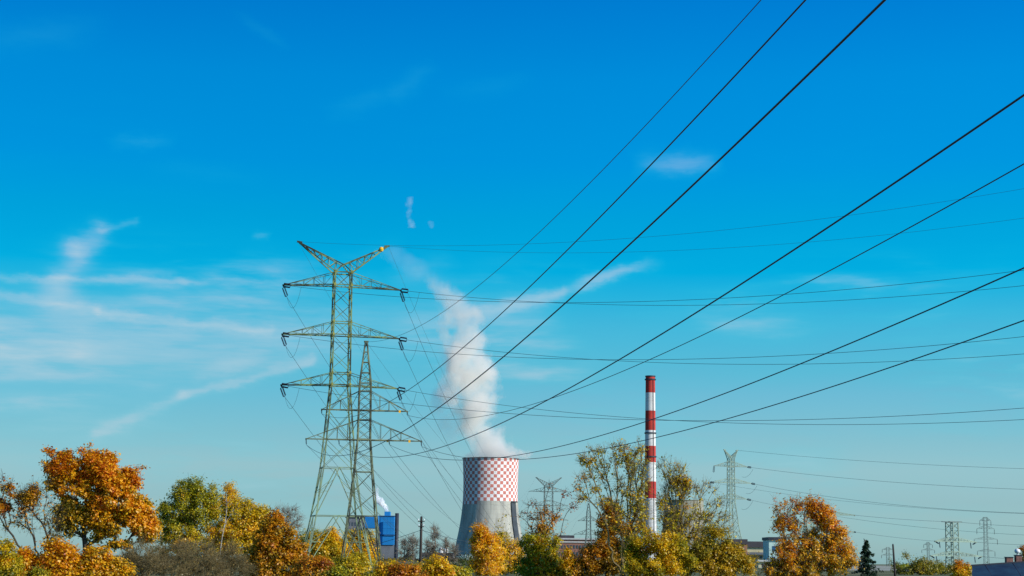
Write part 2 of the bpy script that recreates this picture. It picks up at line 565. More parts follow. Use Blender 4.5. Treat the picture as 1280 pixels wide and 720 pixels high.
# ------------------------------------------------------------------ industrial buildings far away
def block(rt, name, x0, x1, y0, y1, Y, depth, mat, org):
    """a box seen between photo columns x0..x1 and rows y0 (top)..y1, front face at distance Y"""
    A, B = at(x0, y1, Y), at(x1, y0, Y)
    m = MB()
    m.box(A[0] - org[0], Y - org[1], max(A[2], 0.0), B[0] - org[0], Y - org[1] + depth, B[2])
    return m.build(name, mat, rt)


def pieces(rt, name, x0, x1, y0, y1, Y, nx, ny, fill, mat, org, out=.25):
    """a grid of separate windows or panels standing proud of the front face"""
    A, B = at(x0, y1, Y), at(x1, y0, Y)
    w, h = (B[0] - A[0]) / nx, (B[2] - A[2]) / ny
    m = MB()
    m.box(-w * fill / 2, -out, -h * fill / 2, w * fill / 2, 0.3, h * fill / 2)
    me = m.mesh(name, mat)
    for i in range(nx):
        for j in range(ny):
            newobj(name, me, rt, (A[0] + w * (i + .5) - org[0], Y - org[1], A[2] + h * (j + .5)))


Y = 1800
o = gx(484, Y)
bl = thing('boiler_house', o, 'bright blue boiler house with a small steaming vent and a dark stack on its right', 'power plant building')
block(bl, 'upper_wall', 473.5, 493, 645, 681, Y, 40, M['blue'], o)
block(bl, 'lower_wall', 474, 493, 681, 706, Y + 1, 36, M['grey_clad'], o)
block(bl, 'vent', 480.5, 487.5, 639.5, 645, Y + 8, 14, M['blue'], o)
block(bl, 'corner_strip', 472.6, 475, 645.5, 706, Y - .6, 6, M['blue_dark'], o)
block(bl, 'roof_edge', 473, 493.4, 644.6, 645.4, Y - .8, 42, M['blue_dark'], o)
block(bl, 'ledge', 474, 493.2, 668.3, 669.5, Y - .9, 3, M['blue_dark'], o)
pieces(bl, 'cladding_panel', 475.5, 492.5, 646, 668, Y, 4, 3, .97, M['blue'], o, .18)
st = MB()
p0, p1 = at(495, 706, Y - 10), at(495, 641.5, Y - 10)
st.lathe([(2.05, 0), (1.9, p1[2]), (1.4, p1[2]), (1.4, p1[2] - 4)], 16, (p0[0] - o[0], Y - 10 - o[1]))
st.build('stack', M['dark'], bl, True)
block(bl, 'annex', 480, 499, 702.5, 706.5, Y - 20, 15, M['pale_clad'], o)
Y = 1850
o = gx(452, Y)
bg = thing('coal_bunker_hall', o, 'dark grey and blue bunker hall seen through the lattice pylons', 'power plant building')
block(bg, 'grey_wall', 432, 456, 647, 673, Y, 40, M['grey_clad'], o)
block(bg, 'blue_wall', 456, 473, 645, 660, Y + 2, 40, M['blue'], o)
block(bg, 'base_wall', 434, 473, 673, 706, Y + 3, 40, M['grey_clad'], o)
block(bg, 'parapet', 431.5, 456.4, 646.2, 647.2, Y - .8, 42, M['dark'], o)
pieces(bg, 'window', 435, 454, 651, 659, Y, 5, 1, .5, M['glass'], o)
Y = 1300
o = gx(715, Y)
bb = thing('brick_factory', o, 'long red brown brick factory hall right of the cooling tower', 'factory')
block(bb, 'wall', 694, 744, 674, 706, Y, 45, M['brick'], o)
block(bb, 'roof', 693.5, 744.5, 673, 674.2, Y - 1, 47, M['pale_clad'], o)
block(bb, 'rooftop_housing', 699, 718, 669.2, 673, Y + 6, 14, M['roofdark'], o)
pieces(bb, 'window', 697, 743, 680, 687, Y, 12, 1, .55, M['glass'], o)
pieces(bb, 'window', 697, 743, 688.5, 696, Y, 12, 1, .55, M['glass'], o)
block(bb, 'string_course', 694, 744.2, 677, 678, Y - .6, 2, M['pale_clad'], o)
Y = 900
o = gx(944, Y)
hb = thing('warehouse', o, 'cream walled warehouse with a dark flat roof left of the orange tree', 'warehouse')
block(hb, 'wall', 934, 963, 684, 706, Y, 30, M['cream'], o)
block(hb, 'roof', 933, 963.5, 677, 684, Y - 1, 32, M['roofdark'], o)
block(hb, 'canopy', 934, 962, 690.5, 693, Y - 4, 4, M['grey_clad'], o)
pieces(hb, 'window', 936, 962, 694, 700, Y, 6, 1, .7, M['glass'], o)
Y = 860
o = gx(970, Y)
mb = thing('office_block', o, 'pale mint office block with a dark roof just beside the orange tree', 'office building')
block(mb, 'wall', 961.5, 980, 675, 708, Y, 20, M['mint'], o)
block(mb, 'roof', 960.5, 981, 671.5, 675, Y - 1, 22, M['dark'], o)
pieces(mb, 'window', 964, 978, 679, 692, Y, 2, 1, .45, M['blue_dark'], o)
pieces(mb, 'window', 964, 978, 693, 703, Y, 2, 1, .45, M['blue_dark'], o)
Y = 700
o = gx(930, Y)
ds = thing('brick_depot', o, 'dark brown brick depot behind the pylon legs left of the cream warehouse', 'depot')
block(ds, 'wall', 917, 934, 680, 709, Y, 18, M['brick'], o)
block(ds, 'roof', 916, 934.5, 674, 680, Y - 1, 20, M['roofdark'], o)
pieces(ds, 'window', 919, 933, 687, 692, Y, 4, 1, .6, M['glass'], o)
Y = 640
o = gx(962, Y)
sh = thing('low_shed', o, 'low white roofed shed at the foot of the office block', 'shed')
block(sh, 'wall', 948, 972, 702, 711, Y, 9, M['cream'], o)
block(sh, 'roof', 947, 973, 700, 702, Y - 1, 11, M['pale_clad'], o)
block(sh, 'door', 953, 957, 704.5, 711, Y - .15, .2, M['roofdark'], o)
Y = 1500
o = gx(555, Y)
sl = thing('white_silo', o, 'small white silo among bare poplars left of the cooling tower', 'silo')
m = MB()
for x in (551.5, 557.5):
    p = at(x, 684, Y)
    m.lathe([(2.0, 0), (2.0, p[2] - 1.5), (.5, p[2]), (.01, p[2] + .2)], 14, (p[0] - o[0], 0))
m.build('tank', M['white_ch'], sl, True)
Y = 1350
o = gx(545, Y)
hl = thing('storage_hall', o, 'low grey hall behind the wooden pole', 'hall')
block(hl, 'wall', 526, 566, 694, 707, Y, 30, M['grey_clad'], o)
block(hl, 'roof', 525, 567, 691, 694, Y - 1, 32, M['roofdark'], o)

# green sheet sign in front of the cooling tower foot
Y = 330
o = gx(593, Y)
sg = thing('road_sign', o, 'small plain green sign board by the foot of the cooling tower', 'sign')
m = MB(); A, B = at(588.5, 709, Y), at(597.5, 700, Y)
m.box(A[0] - o[0], 0, A[2], B[0] - o[0], .08, B[2]); m.build('board', M['greenp'], sg)
m = MB(); m.box(A[0] - o[0] - .03, -.03, B[2], B[0] - o[0] + .03, .1, B[2] + .1); m.build('top_edge', M['mint'], sg)
for s in (.25, .75):
    m = MB(); x = A[0] + (B[0] - A[0]) * s - o[0]
    m.tube([(x, .13, 0), (x, .13, B[2])], .05, 6); m.build('post', M['steel_grey'], sg)

# blue roofed house at the right edge
Y = 150
o = np.array([at(1250, 700, Y)[0], Y, 0.0])
k = Y / FPX
hs = thing('house', o, 'low house with a dark blue sheet roof and two chimneys at the right edge', 'house')
zl, zr = at(1215, 707.2, Y)[2], at(1300, 701.5, Y)[2]
xl, xr = at(1215, 707, Y)[0] - o[0], at(1330, 702, Y)[0] - o[0]
zr = zl + (zr - zl) * (1330 - 1215) / 85
fl = (xl - .95, -3.6, zl - 1.2); fr = (xr, -3.6, zr - 1.2)
m = MB()
m.poly([fl, fr, (xr, 0, zr), (xl, 0, zl)]); m.poly([(xl, .0, zl), (xr, 0, zr), (xr, .06, zr - .12), (xl, .06, zl - .12)])
m.poly([(fl[0], fl[1], fl[2] - .1), (xl, 0, zl - .1), (xr, 0, zr - .1), (fr[0], fr[1], fr[2] - .1)])
for A, B in (((fl), (xl, 0, zl)), ((xl, 0, zl), (xr, 0, zr)), (fl, fr)):
    m.poly([A, B, (B[0], B[1], B[2] - .1), (A[0], A[1], A[2] - .1)])
rf = m.build('roof', M['roofblue'], hs)
m = MB(); m.bar((xl - .06, 0, zl + .03), (xr, 0, zr + .03), .12); m.build('ridge_cap', M['dark'], rf)
m = MB()
v0 = len(m.v)
for z in (0, 1):
    for x, y, zz in ((xl - .6, -3.3, zl - 1.22), (xr - .2, -3.3, zr - 1.22), (xr - .2, -.12, zr - .2), (xl + .2, -.12, zl - .2)):
        m.v.append((x, y, zz if z else 0.0))
for qd in ((0, 1, 5, 4), (1, 2, 6, 5), (2, 3, 7, 6), (3, 0, 4, 7), (4, 5, 6, 7)):
    m.f.append(tuple(v0 + a for a in qd)); m.mi.append(0)
m.build('wall', M['brickch'], hs)
for i, x in enumerate((xl + 1.1, xl + 3.4, xl + 5.6)):
    m = MB(); z = zl + (zr - zl) * (x - xl) / (xr - xl)
    m.bar((x - .25, -3.55, z - 1.16), (x, -.02, z + .0), .045); m.build('seam', M['dark'], rf)
for xa, xb, ya, yb, cap in ((1257.5, 1265.5, 697, 704, 0), (1269.5, 1276.5, 694.5, 704, 1)):
    A, B = at(xa, yb, Y + .6), at(xb, ya, Y + .6)
    m = MB(); m.box(A[0] - o[0], .35, 0.0, B[0] - o[0], .95, B[2]); c = m.build('chimney', M['brickch'], hs)
    m = MB(); m.box(A[0] - o[0] - .05, .3, B[2], B[0] - o[0] + .05, 1.0, B[2] + .06); m.build('chimney_cap', M['dark'], c)
    if cap:
        m = MB(); cx = (A[0] + B[0]) / 2 - o[0] - .05
        m.lathe([(.08, B[2] + .06), (.08, B[2] + .2), (.2, B[2] + .22), (.26, B[2] + .36), (.2, B[2] + .5), (.02, B[2] + .58)], 12, (cx, .65))
        m.build('cowl', M['ceramic'], c, True)

# ------------------------------------------------------------------ lattice pylons
_ub = MB()
_ub.box(-.5, -.5, 0, .5, .5, 1)
UNIT = {}


def unit_bar(mat):
    if mat.name not in UNIT:
        UNIT[mat.name] = _ub.mesh('steel_bar', mat)
    return UNIT[mat.name]


def bar_part(name, p, q, w, mat, parent):
    p, q = Vector([float(c) for c in p]), Vector([float(c) for c in q])
    d = q - p
    o = bpy.data.objects.new(name, unit_bar(mat))
    link(o, parent)
    o.matrix_local = Matrix.Translation(p) @ d.to_track_quat('Z', 'Y').to_matrix().to_4x4() @ Matrix.Diagonal((w, w, d.length, 1))
    return o


def insulator_mesh(L, r, gap, mat):
    m = MB()
    n = max(5, int(L / (r * 1.1)))
    for s in ((-gap / 2, gap / 2) if gap else (0,)):
        pr = [(r * .25, 0.12 * L)]
        for i in range(n):
            z = .12 * L + .76 * L * (i + .1) / n
            dz = .76 * L / n
            pr += [(r * .3, z), (r, z + dz * .25), (r * .85, z + dz * .6), (r * .3, z + dz * .8)]
        pr.append((r * .25, .88 * L))
        m.lathe(pr, 7, (s, 0))
    h = gap / 2 + r * .3
    m.bar((-h, 0, .1 * L), (h, 0, .1 * L), r * .45)
    m.bar((-h, 0, .9 * L), (h, 0, .9 * L), r * .45)
    m.bar((0, 0, 0), (0, 0, .1 * L), r * .4)
    m.bar((0, 0, .9 * L), (0, 0, L), r * .4)
    return m.mesh('insulator_string', mat)


class Pylon:
    def __init__(s, label, base, Y, yaw, mat, bw, detail, group=None, name='lattice_pylon', cat='pylon', arm_mat=None):
        s.rt = thing(name, base, label, cat, group, rz=yaw)
        s.base, s.Y, s.yaw, s.mat, s.bw, s.detail = np.array(base, float), Y, yaw, mat, bw, detail
        s.u = np.array([math.cos(yaw), math.sin(yaw), 0])
        s.w = np.array([-math.sin(yaw), math.cos(yaw), 0])
        s.br = MB()
        s.arm_mat = arm_mat or mat
        s.bpx = proj(s.base + np.array([0, 0, 1.7]))[0]

    def z(s, py):
        return float(at(s.bpx, py, s.Y)[2])

    def world(s, p):
        return s.base + s.u * p[0] + s.w * p[1] + np.array([0, 0, p[2]])

    def brace(s, p, q, w=.40, parent=None):
        if s.detail:
            bar_part('brace', p, q, s.bw * w, s.mat, s.rt)
        else:
            s.br.bar(p, q, s.bw * w)

    def body(s, levels, panels, legw=1.2):
        """levels: (z, half width) from the top down; panels: per interval (number, 'x' or 'k')"""
        s.levels = levels
        H = lambda z: float(np.interp(z, [l[0] for l in levels[::-1]], [l[1] for l in levels[::-1]]))
        s.H = H
        for sx, sy in ((-1, -1), (1, -1), (1, 1), (-1, 1)):
            m = MB()
            for (za, ha), (zb, hb) in zip(levels, levels[1:]):
                m.bar((sx * ha, sy * ha, za), (sx * hb, sy * hb, zb), s.bw * legw)
            m.build('leg', s.mat, s.rt)
        F = lambda k, z: [np.array(v) for v in (((-H(z), -H(z), z), (H(z), -H(z), z)), ((H(z), -H(z), z), (H(z), H(z), z)), ((H(z), H(z), z), (-H(z), H(z), z)), ((-H(z), H(z), z), (-H(z), -H(z), z)))[k]]
        for (n, kind), (za, _), (zb, _) in zip(panels, levels, levels[1:]):
            zs = [za]
            # panel heights grow with width
            ws = [1 + .0 * i for i in range(n)]
            for i in range(n):
                zs.append(za + (zb - za) * sum(ws[:i + 1]) / sum(ws))
            for a, b in zip(zs, zs[1:]):
                for k in range(4):
                    A, B = F(k, a), F(k, b)
                    if kind == 'x':
                        s.brace(A[0], B[1]); s.brace(A[1], B[0])
                    elif kind == 'z':
                        s.brace(A[0], B[1]) if k % 2 == 0 else s.brace(A[1], B[0])
                    else:                                     # K panel with secondary members
                        mid = (A[0] + A[1]) / 2
                        s.brace(mid, B[0], .7); s.brace(mid, B[1], .7)
                        for e in (0, 1):
                            s.brace((A[e] + B[e]) / 2, (mid + B[e]) / 2, .45)
                            s.brace((A[e] * .5 + B[e] * .5), (mid * .75 + B[e] * .25), .4)
                    if kind != 'x' or a == za:
                        s.brace(A[0], A[1], .7)

    def arm(s, zb, zt, half, n=4, sides=(-1, 1), width=.9, tipz=None):
        """a pair of cross arms; returns the two tips in world coordinates"""
        out = []
        hb, ht = s.H(zb), s.H(zt)
        for sd in sides:
            L = half if not hasattr(half, '__len__') else half[0 if sd < 0 else 1]
            tip = np.array([sd * L, 0, zb if tipz is None else tipz])
            m = MB()
            B = [np.array([sd * hb, e * hb, zb]) for e in (-1, 1)]
            T = [np.array([sd * ht, e * ht, zt]) for e in (-1, 1)]
            te = [tip + np.array([0, e * .12 * s.bw / .2, 0]) for e in (-1, 1)]
            for e in (0, 1):
                m.bar(B[e], te[e], s.bw * width)
                m.bar(T[e], te[e], s.bw * width * .6)
            m.bar(te[0], te[1], s.bw * 1.3)
            m.bar(tip, tip - np.array([0, 0, .25 * s.bw / .2]), s.bw * 1.1)
            am = MB()
            bl = []
            for i in range(n):
                f0, f1 = i / n, (i + 1) / n
                for e in (0, 1):
                    b0, t0 = B[e] + (te[e] - B[e]) * f0, T[e] + (te[e] - T[e]) * f0
                    b1, t1 = B[e] + (te[e] - B[e]) * f1, T[e] + (te[e] - T[e]) * f1
                    if i < n - 1:
                        bl.append((b0, t1) if i % 2 else (t0, b1))
                        if i: bl.append((b0, t0))
                b0 = B[0] + (te[0] - B[0]) * f0; b1 = B[1] + (te[1] - B[1]) * f1
                if i < n - 1: bl.append((b0, b1))
            if s.detail:
                o = m.build('cross_arm', s.arm_mat, s.rt)
                for p, q in bl:
                    bar_part('arm_brace', p, q, s.bw * .3, s.mat, o)
            else:
                for p, q in bl:
                    m.bar(p, q, s.bw * .5)
                m.build('cross_arm', s.arm_mat, s.rt)
            out.append(s.world(tip))
        # across the body
        for e in (-1, 1):
            s.brace((-hb, e * hb, zb), (hb, e * hb, zb), .9)
            s.brace((-ht, e * ht, zt), (ht, e * ht, zt), .8)
        return out

    def horns(s, zt, ztip, half, rise):
        out = []
        h = s.H(zt)
        for sd in (-1, 1):
            tip = np.array([sd * half, 0, ztip])
            m = MB(); bl = []
            A = [np.array([sd * h, e * h, zt]) for e in (-1, 1)]
            C = [np.array([-sd * h * .15, e * h * .6, zt + rise]) for e in (-1, 1)]
            for e in (0, 1):
                m.bar(A[e], tip, s.bw * .95); m.bar(C[e], tip, s.bw * .95)
                m.bar(C[e], np.array([-sd * h, (-h, h)[e], zt]), s.bw * .9)
            n = 6
            for i in range(n):
                f0, f1 = i / n, (i + 1) / n
                for e in (0, 1):
                    a0, c0 = A[e] + (tip - A[e]) * f0, C[e] + (tip - C[e]) * f0
                    a1, c1 = A[e] + (tip - A[e]) * f1, C[e] + (tip - C[e]) * f1
                    if i < n - 1: bl.append((a0, c1))
                    if 0 < i: bl.append((a0, c0))
            bx = np.array([sd * 1.6, 0, .25]) * (s.bw / .2)
            m.bar(tip - bx * .5, tip + bx * .12, s.bw * 1.6)
            o = m.build('earth_wire_horn', s.arm_mat, s.rt)
            if s.detail:
                for p, q in bl: bar_part('horn_brace', p, q, s.bw * .5, s.mat, o)
            else:
                mm = MB()
                for p, q in bl: mm.bar(p, q, s.bw * .5)
                tag(mm.build('horn_lattice', s.mat, o), kind='stuff')
            out.append(s.world(tip))
        return out

    def part(s, mb, name, mat):
        return mb.build(name, mat, s.rt)

    def local(s, P):
        d = np.asarray(P) - s.base
        return np.array([d @ s.u, d @ s.w, d[2]])

    def insulator(s, P, direction, me):
        """hang an insulator on the pylon, pointing along a world direction"""
        d = np.asarray(direction, float)
        d = np.array([d @ s.u, d @ s.w, d[2]])
        o = newobj('insulator_string', me, s.rt)
        o.matrix_local = Matrix.Translation(Vector([float(c) for c in s.local(P)])) @ Vector([float(c) for c in d]).to_track_quat('Z', 'X').to_matrix().to_4x4()
        return o

    def done(s):
        if s.br.f:
            tag(s.br.build('bracing', s.mat, s.rt), kind='stuff')


def span(A, B, sag, n=60):
    A, B = np.asarray(A, float), np.asarray(B, float)
    t = np.linspace(0, 1, n + 1)
    P = A + (B - A) * t[:, None]
    P[:, 2] -= 4 * sag * t * (1 - t)
    return P


def conductor(P, r, label, group, mat=None, name='power_line', cat='power line', sides=5):
    o = P[len(P) // 2]
    m = MB()
    m.tube([p - o for p in P], r, sides)
    w = m.build(name, mat or M['wire'], None, True)
    w.location = [float(c) for c in o]
    return tag(w, label, cat, group)


def trim(P, L):
    """start of a span cut off by the length of the insulator: (point where the insulator ends, direction, rest)"""
    d = np.linalg.norm(P - P[0], axis=1)
    i = int(np.searchsorted(d, L))
    i = min(max(i, 1), len(P) - 2)
    f = (L - d[i - 1]) / max(d[i] - d[i - 1], 1e-6)
    q = P[i - 1] + (P[i] - P[i - 1]) * f
    return q, (q - P[0]) / np.linalg.norm(q - P[0]), np.vstack([q, P[i:]])


def sag_to(A, B, px, py):
    """sag for which the span from A to B passes closest to photo pixel px, py"""
    best = (1e9, 5)
    for sg in np.linspace(.2, 60, 300):
        x, y = proj(span(A, B, sg, 80))
        i = np.argsort(np.abs(x - px))[:2]
        yy = y[i].mean() if abs(x[i[0]] - x[i[1]]) < 1e-6 else np.interp(px, sorted(x[i]), y[i][np.argsort(x[i])])
        if abs(yy - py) < best[0]:
            best = (abs(yy - py), sg)
    return best[1]


# --- the tall green pylon with the two horns
YB = 300.0
P1 = Pylon('tallest green lattice pylon with three pairs of cross arms and a V of two horns', (-28.85, YB, 0), YB, 0.2225, M['steel'], .18, True)
kz = YB / FPX
hw = lambda px: px * kz / 1.196
P1.body([(P1.z(341), hw(12.5)), (P1.z(482), hw(13.6)), (P1.z(585), hw(23.5)), (P1.z(645), hw(34)), (0.0, hw(48))],
        [(7, 'x'), (3, 'x'), (1, 'k'), (1, 'k')])
tips1 = {}
for key, yb, yt, half, tz in (('top', 357, 341.5, 10.04, 47.17), ('mid', 419, 403, 9.97, 38.8), ('low', 481.5, 466.5, 9.87, 30.24)):
    tips1[key] = P1.arm(P1.z(yb), P1.z(yt), half, 5, tipz=tz)
tips1['earth'] = P1.horns(P1.z(341), 54.72, 7.75, 1.25)
for z in (P1.z(341), P1.z(357), P1.z(403), P1.z(419), P1.z(466.5), P1.z(481.5)):
    h = P1.H(z)
    for sx, sy in ((-1, -1), (1, -1), (1, 1), (-1, 1)):
        m = MB(); m.box(sx * h - .17, sy * h - .14, z - .26, sx * h + .17, sy * h + .14, z + .26)
        P1.part(m, 'gusset_plate', M['joint'])
m = MB()
q = np.array([7.75, 0, 54.72]); c = np.array([P1.H(P1.z(341)), 0, P1.z(341)])
bp = c + (q - c) * .80 + np.array([0, -.25, .35])
m.lathe([(.01, bp[2] - .42), (.3, bp[2] - .34), (.42, bp[2]), (.3, bp[2] + .34), (.01, bp[2] + .42)], 12, (bp[0], bp[1]))
o = P1.part(m, 'marker_ball', M['yellow']); tag(o, 'yellow marker ball on the right horn')
INS = insulator_mesh(2.0, .145, .52, M['insul'])
W1 = [  # tip, far end, sag - the spans to the next pylon on the right
    ('earth', 0, (170.27, 115.95, 66.56), 13.53), ('earth', 1, (184.37, 116.5, 66.63), 14.49),
    ('top', 0, (169.93, 115.87, 56.65), 15.04), ('top', 1, (187.52, 116.58, 59.37), 15.43),
    ('mid', 0, (168.97, 115.87, 49.35), 15.22), ('mid', 1, (187.18, 116.58, 50.73), 15.77),
    ('low', 0, (169.88, 115.87, 40.28), 14.86), ('low', 1, (186.39, 116.58, 42.98), 15.93)]
names1 = {'top': 'top cross arm', 'mid': 'middle cross arm', 'low': 'lowest cross arm', 'earth': 'horn'}
sidew = ('left', 'right')
ends_a = {}
for key, sd, B, sg in W1:
    A = tips1[key][sd]
    P = span(A, B, sg, 120)
    if key == 'earth':
        conductor(P, .017, 'fine earth wire running right across the sky from the tallest pylon\'s %s horn' % sidew[sd], 'wires running right from the tallest pylon', M['wire_thin'])
    else:
        q, dr, rest = trim(P, 2.0)
        P1.insulator(A, dr, INS)
        ends_a[key, sd] = trim(P, 4.6)[0]
        conductor(rest, .03, 'conductor running right from the %s end of the tallest pylon\'s %s' % (sidew[sd], names1[key]), 'wires running right from the tallest pylon', M['wire_thin'])

# --- the far pylon with horns, standing on the line of the tall one
Y4 = 1162.0
P4 = Pylon('distant grey pylon with V horns rising behind the sparse tree right of the cooling tower', gx(685, Y4), Y4, 0.08, M['steel_grey'], .27, False, arm_mat=M['steel_grey'])
k4 = Y4 / FPX
P4.body([(P4.z(607.5), 5 * k4), (P4.z(660), 5.5 * k4), (0, 14 * k4)], [(10, 'x'), (5, 'x')])
tips4 = {'earth': P4.horns(P4.z(607.5), P4.z(597), 16 * k4, 1.5)}
for key, yb, yt in (('top', 614.5, 609), ('mid', 632, 626), ('low', 650, 644)):
    tips4[key] = P4.arm(P4.z(yb), P4.z(yt), 24.5 * k4, 4)
P4.done()
for key in ('earth', 'top', 'mid', 'low'):
    for sd in (0, 1):
        A, B = tips1[key][sd], tips4[key][sd]
        if key == 'earth':
            conductor(span(A, B, 30, 110), .017, 'earth wire falling away behind from the %s horn of the tallest pylon' % sidew[sd], 'wires falling away from the tallest pylon', M['wire_thin'])
            continue
        dr = np.array([.30, .42, -.86]); dr /= np.linalg.norm(dr)
        A = A - np.array([0, 0, .25])
        q = A + dr * 2.0
        P1.insulator(A, dr, INS)
        conductor(span(q, B, 33, 110), .03, 'conductor falling away behind from the %s end of the tallest pylon\'s %s' % (sidew[sd], names1[key]), 'wires falling away from the tallest pylon', M['wire_thin'])
        # jumper loop between the two dead ends
        e = ends_a[key, sd]
        J = span(q, e, 2.6, 16)
        m = MB(); m.tube([P1.local(p) for p in J], .022, 5); P1.part(m, 'jumper_cable', M['wire_thin'])
P1.done()

# --- the slim dark pylon in front of it, whose wires pass over the camera
Y2 = 276.0
P2 = Pylon('slim dark lattice pylon with a pointed top and two cross arms, overlapping the tallest pylon', (-22.6, Y2, 0), Y2, 0.153, M['steel_dark'], .165, True)
k2 = Y2 / FPX
hw = lambda px: px * k2 / (math.cos(.153) + math.sin(.153))
P2.body([(P2.z(427), hw(1.2)), (P2.z(479), hw(8)), (P2.z(549), hw(8.9)), (P2.z(590), hw(13)), (P2.z(645), hw(19.5)), (0, hw(28))],
        [(4, 'z'), (6, 'x'), (3, 'x'), (2, 'x'), (1, 'k')])
z_up, z_lo = P2.z(513), P2.z(550)
up = P2.arm(z_up, P2.z(489), 6.62, 4)
lo = P2.arm(z_lo, P2.z(525), 8.89, 5)
m = MB(); m.bar((-.35, 0, P2.z(427)), (.35, 0, P2.z(427)), .25); P2.part(m, 'peak_plate', M['steel_dark'])
for uu, zz in ((5.4, z_up), (3.6, z_lo), (7.0, z_lo)):
    m = MB(); m.box(uu - .15, -.5, zz - .28, uu + .15, -.42, zz + .12)
    o = P2.part(m, 'warning_plate', M['yellow']); tag(o, 'yellow warning plate on the right cross arm')
INS2 = insulator_mesh(.80, .11, .0, M['insul'])
HANG = {-6.62: (-29.14, 275.0, 23.69), -8.89: (-31.31, 274.64, 18.84), -3.88: (-26.34, 275.41, 18.95), 6.62: (-16.05, 277.02, 23.76), 3.88: (-18.66, 276.61, 19.11), 8.89: (-13.74, 277.36, 18.97)}   # clamps under the strings
W2 = [  # label, own tip (local u, z), far end over the camera, sag, wire radius
    ('uppermost overhead wire, from the slim pylon\'s pointed top to the top edge', (0, P2.z(427)), (33.81, -67.23, 37.65), 11.26, .022),
    ('middle one of three overhead conductors soaring to the top edge of the sky', (-6.62, z_up), (26.51, -68.0, 26.59), 9.85, .026),
    ('thick black conductor, rightmost of three soaring to the top edge of the sky', (-8.89, z_lo), (24.33, -68.25, 22.33), 9.7, .029),
    ('thick black conductor, highest of the four steep ones leaving at the right edge', (-3.88, z_lo), (29.61, -67.67, 22.17), 9.89, .029),
    ('second highest of the four steep conductors leaving at the right edge', (6.62, z_up), (40.02, -66.47, 26.67), 9.86, .025),
    ('third highest of the four steep conductors, crossing the chimney\'s red band', (3.88, z_lo), (37.58, -66.77, 22.08), 10.23, .028),
    ('lowest of the four steep conductors, crossing the chimney\'s white band', (8.89, z_lo), (41.65, -66.2, 21.16), 9.62, .028)]
# --- the far slim pylon its other wires run to
Y10 = 985.0
P10 = Pylon('distant slim grey pylon between the brick factory and the tall sparse tree', gx(735.5, Y10), Y10, 0.1, M['steel_grey'], .25, False)
k10 = Y10 / FPX
P10.body([(P10.z(629), .5 * k10), (P10.z(640), 2.2 * k10), (P10.z(668), 2.8 * k10), (0, 6 * k10)], [(3, 'x'), (6, 'x'), (5, 'x')])
t10u = P10.arm(P10.z(651), P10.z(645), 13 * k10, 3)
t10l = P10.arm(P10.z(668), P10.z(662), 18 * k10, 3)
P10.done()
for i, (lab, (uu, zz), B, sg, r) in enumerate(W2):
    A = P2.world((uu, 0, zz))
    arm_pt = A
    if i:
        A = np.array(HANG[uu])
    P = span(A, B, sg, 220)
    back = P10.world((uu * 1.0, 0, P10.z(629) if i == 0 else (P10.z(651) if abs(uu) in (6.62,) else P10.z(668))))
    Q = span(A, back, 24 if i else 20, 100)
    if i == 0:
        conductor(P, r, lab, 'wires passing over the camera')
        conductor(Q, .017, 'fine earth wire falling away behind from the pointed top of the slim pylon', 'wires falling away from the slim pylon', M['wire_thin'])
        continue
    hang = arm_pt - np.array([0, 0, .06])
    o = P2.insulator(hang, (A - hang) / np.linalg.norm(A - hang), INS2)
    o.scale = (1, 1, float(np.linalg.norm(A - hang) / .80))
    conductor(P, r, lab, 'wires passing over the camera')
    rest2 = Q
    pos = {-6.62: 'left end of the upper arm', 6.62: 'right end of the upper arm', -8.89: 'left end of the lower arm', 8.89: 'right end of the lower arm', -3.88: 'inner left fixing of the lower arm', 3.88: 'inner right fixing of the lower arm'}[uu]
    conductor(rest2, .024, 'conductor falling away from the slim pylon\'s %s' % pos, 'wires falling away from the slim pylon', M['wire_thin'])
P2.done()

# --- the middle distance pylon with horns left of the orange tree
Y3 = 829.0
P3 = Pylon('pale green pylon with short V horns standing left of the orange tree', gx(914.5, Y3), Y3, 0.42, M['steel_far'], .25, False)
k3 = Y3 / FPX
hw = lambda px: px * k3 / (math.cos(.42) + math.sin(.42))
P3.body([(P3.z(574), hw(4.2)), (P3.z(628), hw(4.8)), (P3.z(665), hw(10)), (0, hw(21))], [(9, 'x'), (4, 'x'), (3, 'k')])
tips3 = {'earth': P3.horns(P3.z(574), P3.z(562.5), 9 * k3 / .913, 1.0)}
for key, yb, yt, half in (('top', 583, 577, 22), ('mid', 603.5, 598, 27), ('low', 623.5, 618, 21)):
    tips3[key] = P3.arm(P3.z(yb), P3.z(yt), half * k3 / .913, 4)
INS3 = insulator_mesh(3.2, .2, .5, M['insul'])
# --- the low pylon hidden behind the orange tree
Y5 = 450.0
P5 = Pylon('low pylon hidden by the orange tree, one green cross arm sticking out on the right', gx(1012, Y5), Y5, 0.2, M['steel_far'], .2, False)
k5 = Y5 / FPX
P5.body([(P5.z(634), 4 * k5), (P5.z(672), 5 * k5), (0, 12 * k5)], [(5, 'x'), (4, 'x')])
t5 = P5.arm(P5.z(643), P5.z(634.5), (40 * k5, 60 * k5), 7)
t5l = P5.arm(P5.z(664), P5.z(657), (40 * k5, 58 * k5), 6)
INS5 = insulator_mesh(1.9, .17, .0, M['insul'])
